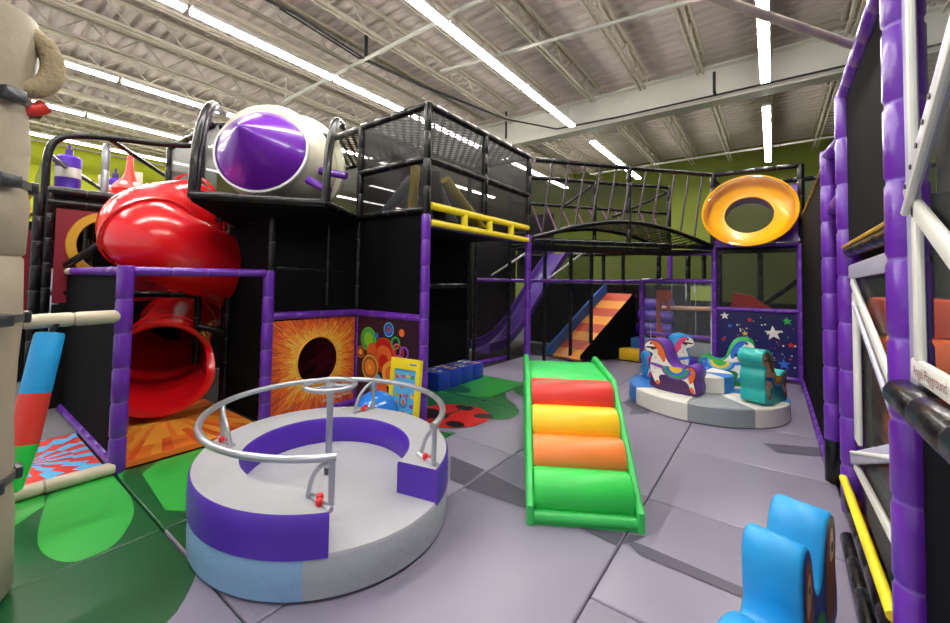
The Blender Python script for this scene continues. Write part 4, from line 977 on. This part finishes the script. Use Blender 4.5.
for k in range(n):
    a, b = LA.lerp(LB, k / n), LA.lerp(LB, (k + 1) / n); m = 'red_lane' if k % 2 else 'orange_lane'
    mb = MB(m); pts = [a, b, b + lw, a + lw]; up_ = (b - a).cross(lw).normalized(); up_ = up_ if up_.z > 0 else -up_
    a4 = [mb.bm.verts.new(p) for p in pts]; b4 = [mb.bm.verts.new(p - up_ * .06) for p in pts]
    mb.bm.faces.new(a4); mb.bm.faces.new(b4)
    for q in range(4): mb.bm.faces.new((a4[q], a4[(q + 1) % 4], b4[(q + 1) % 4], b4[q]))
    mb.build('stripe_pad', ln)
mb = MB('lane_blue'); l0 = lw.normalized() * .3
for a, b in ((LA, LB),):
    q = [a - l0, a, a + V3((0, 0, .26)), b - l0, b, b + V3((0, 0, .26))]; vs = [mb.bm.verts.new(p) for p in q]
    for f in ((0, 1, 2), (3, 5, 4), (0, 2, 5, 3), (1, 4, 5, 2), (0, 3, 4, 1)): mb.bm.faces.new([vs[i] for i in f])
mb.build('side_bolster', ln, smooth=20)
mb = MB('black_vinyl'); q = [LA + lw, LB + lw, LB + lw + V3((0, 0, .4)), LA + lw + V3((0, 0, .25)), V3((LB.x + lw.x, LB.y + lw.y, 0))]
mb.poly([LA + lw, V3((LB.x + lw.x, LB.y + lw.y, 0)), LB + lw + V3((0, 0, .06)), LA + lw + V3((0, 0, .08))]); mb.build('black_side', ln)
# foam step blocks
for nm, c, sz, m, lab in (('foam_block', (-2.6, 9.0, .12), (1.0, .32, .24), 'roll_yellow', 'yellow foam block at the foot of the purple rollers'),
        ('foam_block', (-2.55, 9.33, .225), (1.0, .33, .45), 'lane_blue', 'blue foam block behind the yellow foam block')):
    mb = MB(m); mb.box(c, sz, bev=.02); tag(mb.build(nm, loc=(c[0], c[1], 0)), lab, 'foam block')
for k in range(3):
    yy, zz = 9.62 + .17 * k, .62 + .27 * k; mb = MB('purple_bench'); mb.tube([(-2.5, yy, zz), (-2.47, yy, zz), (-1.8, yy, zz), (-1.77, yy, zz)], [.12, .14, .14, .12], 20)
    tag(mb.build('foam_roller', loc=(-2.1, yy, zz - .14)), ['lowest of three purple foam rollers above the blue block', 'middle of three purple foam rollers above the blue block', 'topmost of three purple foam rollers above the blue block'][k], 'foam roller')
mb = MB('black_vinyl'); mb.prism([(0, 0), (.75, 0), (.75, 1.0), (.5, 1.0), (.0, .4)], .72, frame((-2.5, 9.56, 0), (0, 1, 0))); tag(mb.build('stair_ramp', loc=(-2.1, 9.9, 0)), 'black ramp carrying the three purple rollers', 'ramp')

# ------------------------------------------------------------------ toddler frame with starry panel, clear curtain and bubble window
YB = 8.75
tf = thing('star_frame', 'purple pipe frame holding the starry panel and clear curtain', 'play frame', (-.9, YB, 0))
posts(tf, [((-.88, YB, 0), (-.88, YB, 2.36)), ((.38, YB, 0), (.38, YB, 2.36)), ((-2.18, YB, 0), (-2.18, YB, 1.72)), ((-1.85, 9.85, 1.7), (-1.85, 9.85, 2.3))], .05)
posts(tf, [((-.88, YB, 2.36), (.38, YB, 2.36)), ((-.88, YB, 1.19), (.38, YB, 1.2)), ((-.88, YB, .05), (.38, YB, .05)), ((-2.18, YB, 1.7), (-.88, YB, 1.7)), ((-1.9, YB + 1.1, 2.3), (-.88, YB + 1.1, 2.3)), ((-2.1, YB + .05, .62), (-.9, YB + .05, .62))], .042, 'purple', 'beam')
posts(tf, [((-.9, YB, 2.36), (-.9, YB, 3.74)), ((.4, YB, 2.36), (.4, YB, 3.72)), ((-.9, 9.9, 0), (-.9, 9.9, 3.7)), ((.1, 9.9, 2.3), (.1, 9.9, 3.7)), ((-.2, 9.9, 0), (-.2, 9.9, 2.4))], .05, 'black')
posts(tf, [((-.9, YB, 3.72), (.4, YB, 3.7)), ((-.9, YB, 3.72), (-.9, 9.9, 3.72)), ((-.9, 9.9, 3.7), (2.2, 9.9, 3.7)), ((-.9, YB, 3.0), (-.9, 9.9, 3.0)), ((-.9, 9.9, 2.35), (.5, 9.9, 2.35))], .045, 'black', 'beam')
sheet(tf, [(-.88, YB, 1.22), (.38, YB, 1.22), (.38, YB, 2.34), (-.88, YB, 2.34)], 'net_light')
sheet(tf, [(-.9, 9.95, 1.2), (.42, 9.95, 1.2), (.42, 9.95, 2.3), (-.9, 9.95, 2.3)], 'net')
sheet(tf, [(-.9, YB, 2.4), (-.9, 9.9, 2.4), (-.9, 9.9, 3.7), (-.9, YB, 3.7)], 'net')
sheet(tf, [(-.9, 9.9, 2.4), (2.2, 9.9, 2.4), (2.2, 9.9, 3.7), (-.9, 9.9, 3.7)], 'net')
panel(tf, [(-.9, YB, 2.32), (.4, YB, 2.32), (.4, 9.9, 2.32), (-.9, 9.9, 2.32)], 'black_matte', 'deck', .06)
posts(tf, [((-.45, 9.6, 1.0), (.38, 9.3, 1.75))], .05, 'black', 'brace')
panel(tf, [(-2.6, 10.9, 0), (.4, 10.9, 0), (.4, 10.9, 1.25), (-2.6, 10.9, 1.25)], 'black_vinyl')
st = MB('navy'); fr = frame((-.84, YB - .01, .09), (1, 0, 0)); st.prism(rect(0, 0, 1.17, 1.06), .012, fr @ T(0, 0, -.006), 'navy')
for x, y, r, m in ((.12, .98, .075, 'white_print'), (.5, .93, .05, 'red_print'), (1.03, .94, .075, 'green_print'), (.2, .8, .05, 'blue_print'), (.84, .72, .135, 'white_print'), (.43, .68, .055, 'yellow_print'), (1.08, .54, .055, 'red_print'), (.98, .2, .1, 'blue_print'), (.1, .55, .045, 'red_print'), (.62, .25, .05, 'green_print')):
    st.poly(star(x, y, r, PI / 2 + .1), fr, .008, m)
for i in range(60): st.poly(ell(random.uniform(.03, 1.14), random.uniform(.03, 1.03), *(random.choice([.006, .009, .014]),) * 2, 8), fr, .0074, 'white_print' if i % 5 else 'pink_print')
tag(st.build('starry_panel', loc=(-.26, YB, .05), recalc=False), 'navy panel printed with coloured stars behind the ponies', 'play panel')
cu = thing('clear_curtain', 'clear wavy vinyl curtain sheet left of the starry panel', 'curtain', (-1.5, YB, .1))
mb = MB('clear'); R0 = []
for k in range(41):
    x = -2.13 + 1.2 * k / 40; R0.append([mb.bm.verts.new((x, YB + .02 + .02 * math.sin(k * .9) + .012 * math.sin(k * 2.3 + z), z)) for z in (.3, .6, .9, 1.2, 1.5, 1.66)])
for a, b in zip(R0, R0[1:]):
    for k in range(5): mb.bm.faces.new((a[k], a[k + 1], b[k + 1], b[k]))
mb.build('vinyl_sheet', cu, smooth=80)
mb = MB('grey_deck'); mb.box((-1.52, YB + .13, .37), (1.22, .2, .26), bev=.02); tag(mb.build('foam_block', loc=(-1.52, YB + .13, .24)), 'grey foam block below the clear curtain', 'foam block')
mb = MB('purple_bench'); mb.box((-1.52, YB + .13, .12), (1.24, .24, .23), bev=.03); tag(mb.build('foam_block', loc=(-1.52, YB + .13, 0)), 'purple foam base under the grey foam block', 'foam block')
mb = MB('orange_print'); fr = frame((-2.0, 9.2, .3), (.25, 1, 0)); burst(mb, fr, 0, 0, .7, 1.2, .35, .62, (.16, .3), 24, ('brown_print', 'orange_print', 'sun3')); tag(mb.build('crawl_panel', loc=(-1.9, 9.4, .3), recalc=False), 'orange crawl panel seen through the clear curtain', 'play panel')
rsl = MB('roll_red'); rsl.prism([(0, 0), (.7, 0), (.55, .12), (.3, .3), (.05, .34)], .5, frame((-.65, 9.5, 1.15), (1, 0, 0))); tag(rsl.build('toddler_slide', loc=(-.4, 9.4, 1.15)), 'small red slide seen through the net above the starry panel', 'slide')
posts(tf, [((-2.1, 9.85, 1.1), (-.9, 9.85, 1.12))], .05, 'tan_print', 'beam')
bw = thing('bubble_window', 'round yellow bubble window with clear dome above the starry panel', 'bubble window', (-.34, 8.62, 2.93))
BM_ = frame((-.34, 8.70, 2.90), (1, 0, 0), (0, .25, 1))
mb = MB('yellow_dome'); mb.lathe([(.37, .02), (.42, .03), (.55, .08), (.66, .2), (.70, .25), (.715, .24), (.70, .2), (.56, .04), (.40, -.03), (.37, -.03), (.37, .02)], BM_ @ Matrix.Scale(.94, 4, (0, 1, 0)), 56); mb.build('yellow_funnel', bw, smooth=60)
mb = MB('clear_dome'); mb.lathe([(.66, .22)] + [(.66 * math.cos(t), .22 + .5 * math.sin(t)) for t in [PI / 2 * k / 12 for k in range(1, 12)]] + [(0, .72)], BM_ @ Matrix.Scale(.94, 4, (0, 1, 0)), 48); mb.build('clear_dome', bw, smooth=80)
mb = MB('purple'); mb.lathe([(.38, -.3), (.37, .0)], BM_ @ Matrix.Scale(.94, 4, (0, 1, 0)), 40); mb.build('inner_sleeve', bw)
mb = MB('purple'); pl = rect(-.55, -.62, .72, .62); burst(mb, BM_ @ T(0, .02, -.12), -.54, -.5, .72, .55, 0, 0, (.41, .39), 24, ('purple', 'purple')); mb.build('back_plate', bw, recalc=False)

# ------------------------------------------------------------------ black net fence along the right, and the right enclosure
XR = .4
nf = thing('net_fence', 'black vinyl and net wall running from the starry panel toward the viewer', 'play wall', (XR, 6.6, 0))
panel(nf, [(XR, 4.6, .05), (XR, 8.7, .05), (XR, 8.7, 2.75), (XR, 4.6, 2.75)], 'black_vinyl')
posts(nf, [((XR, 8.6, .06), (XR, 4.65, .06))], .045, 'purple', 'beam')
posts(nf, [((XR, 8.7, 2.78), (XR, 4.6, 2.78))], .02, 'black', 'beam')
en = thing('right_enclosure', 'near purple posted enclosure wall with black upper panel on the right', 'play wall', (XR, 3, 0))
posts(en, [((XR, 4.6, .34), (XR, 4.6, 2.82)), ((XR, 3.55, .2), (XR, 3.55, 2.92)), ((XR, 2.13, .0), (XR, 2.13, 2.92))], .06)
posts(en, [((XR, 4.6, -.02), (XR, 4.6, .36)), ((XR, 4.6, 0), (XR + .15, 4.52, .4))], .06, 'black', 'post_base')
posts(en, [((XR, 2.2, 2.92), (XR, 3.6, 2.92)), ((XR, 1.2, 3.0), (XR, 2.13, 2.92)), ((XR, 4.6, 2.78), (XR + .1, 3.6, 2.78)), ((XR + .02, 4.6, 2.3), (XR + .02, 3.6, 2.3))], .05, 'purple', 'beam')
panel(en, [(XR, 2.18, 1.9), (XR, 3.5, 1.9), (XR, 3.5, 2.88), (XR, 2.18, 2.88)], 'black_vinyl')
posts(en, [((XR, 2.18, 1.87), (XR, 3.5, 1.87))], .035, 'black', 'beam')
mb = MB('gold'); mb.tube([(XR - .03, 2.2, 1.905), (XR - .03, 3.6, 1.9)], .012, 6); mb.build('ledge_highlight', en)  # gold strip stands in for the yellow-orange highlight along the black ledge
posts(en, [((XR - .02, 2.12, 1.26), (XR - .02, 1.2, 1.27))], .06, 'black', 'beam')
panel(en, [(XR + .02, 1.2, 0), (XR + .02, 2.1, 0), (XR + .02, 2.1, 1.22), (XR + .02, 1.2, 1.22)], 'black_vinyl')
posts(en, [((XR - .03, 2.13, .3), (XR - .02, 3.5, .32)), ((XR - .06, 1.4, .08), (XR - .03, 3.5, .06))], .045, 'black', 'beam')
mb = MB('yellow'); mb.tube([(XR - .05, 2.18, .42), (XR - .05, 3.5, .43)], .022, 10); mb.build('yellow_tube', en)
panel(en, [(XR + .02, 2.15, .08), (XR + .02, 3.55, .08), (XR + .02, 3.55, .3), (XR + .02, 2.15, .3)], 'grey_deck')
# sloped window frames between the posts
def bar(mb, a, b, w=.07, d=.06, m=0):
    a, b = V3(a), V3(b); dd = b - a; fr = frame((a + b) / 2, dd, (1, 0, 0)); mb.box((0, 0, 0), (dd.length, d, w), bev=.012, mi=m, mtx=fr)
def wframe(name, lab, bars, glass, loc):
    t = thing(name, lab, 'window', loc)
    for a, b, w, m in bars:
        mb = MB(m); bar(mb, a, b, w, .025); mb.build('frame_bar', t)
    mb = MB('clear_window'); mb.poly(glass); mb.build('window_pane', t)
    return t
x = XR
wframe('slanted_window', 'white slanted-bar window between the two purple posts, upper one', [((x, 3.48, 1.74), (x, 2.2, 1.76), .09, 'frame_lav'), ((x, 3.42, 1.68), (x, 2.2, 1.15), .06, 'frame_white'), ((x, 3.3, .72), (x, 3.3, 1.62), .13, 'frame_white'), ((x - .01, 3.3, 1.55), (x - .01, 2.2, 1.07), .03, 'frame_lav')], [(x + .02, 2.2, .6), (x + .02, 3.45, .6), (x + .02, 3.45, 1.74), (x + .02, 2.2, 1.74)], (x, 2.85, .6))
wframe('slanted_window', 'white slanted-bar window between the two purple posts, lower one above the yellow tube', [((x - .01, 3.45, .58), (x - .01, 2.2, 1.03), .075, 'frame_lav'), ((x - .02, 3.4, .63), (x - .02, 2.2, 1.0), .02, 'frame_white'), ((x, 3.42, .55), (x, 2.2, .60), .055, 'frame_white')], [(x + .025, 2.2, .36), (x + .025, 3.4, .36), (x + .025, 3.4, .58), (x + .025, 2.2, .95)], (x, 2.85, .36))
nw = wframe('diamond_window', 'large white framed diamond pattern window at the right edge', [((x, 2.04, 1.30), (x, 2.04, 3.0), .09, 'frame_lav'), ((x - .01, 1.95, 1.40), (x - .01, 1.95, 1.93), .05, 'frame_white'), ((x - .02, 2.0, 1.95), (x - .02, 1.3, 2.46), .09, 'frame_lav'), ((x - .03, 2.0, 1.90), (x - .03, 1.3, 2.41), .025, 'frame_white'), ((x - .01, 2.0, 1.94), (x - .01, 1.3, 1.56), .07, 'frame_white'), ((x - .01, 1.975, 2.05), (x - .01, 1.97, 2.98), .03, 'frame_white'), ((x - .01, 2.02, 1.375), (x - .01, 1.2, 1.36), .075, 'frame_white')], [(x + .02, 1.2, 1.3), (x + .02, 2.05, 1.3), (x + .02, 2.05, 3), (x + .02, 1.2, 3)], (x, 1.8, 1.3))
mb = MB('dark_text'); mb.text('Angel Playground', .046, frame((x - .026, 1.80, 1.375), (0, -1, 0)), 0); mb.build('lettering', nw, recalc=False)
mb = MB('black_print')
for k in range(5):
    p = V3((x - .036, 1.95 - .07 * k, 1.99 + .051 * k)); mb.tube([p, p + V3((-.004, 0, 0))], .009, 8)
mb.build('rivets', nw)
# things glimpsed inside the enclosure
for k in range(5):
    c = (1.0, 5.0 + .05 * k, -.05 + .32 * k); mb = MB('orange_print' if k % 2 else 'red_lane'); mb.box((c[0], c[1], c[2] + .16), (.5, .7, .318), bev=.05)
    tag(mb.build('foam_step', loc=c), 'orange foam step inside the right enclosure, ' + ['lowest', 'second', 'third', 'fourth', 'topmost'][k] + ' behind the purple post', 'foam block')
mb = MB('black_vinyl'); mb.box((1.7, 4, 2.0), (.05, 7, 4.0)); tag(mb.build('dark_panel', loc=(1.7, 4, 0)), 'dark partition seen through the windows of the right enclosure', 'partition')

mb = MB('black_vinyl'); mb.box((1.08, 6.0, 1.3), (1.15, .05, 2.6)); tag(mb.build('dark_panel', loc=(1.08, 6, 0)), 'added dark panel darkening the gap behind the orange foam steps', 'partition')  # black panel added to keep the view through the slanted window dark
# ------------------------------------------------------------------ world, colour management
w = bpy.data.worlds.new('world'); S.world = w; w.use_nodes = True
w.node_tree.nodes['Background'].inputs['Color'].default_value = (.95, .97, 1, 1); w.node_tree.nodes['Background'].inputs['Strength'].default_value = .6
S.view_settings.view_transform = 'Standard'; S.view_settings.look = 'None'; S.view_settings.exposure = .55; S.view_settings.gamma = 1.02
try: S.cycles.use_denoising = True
except Exception: pass
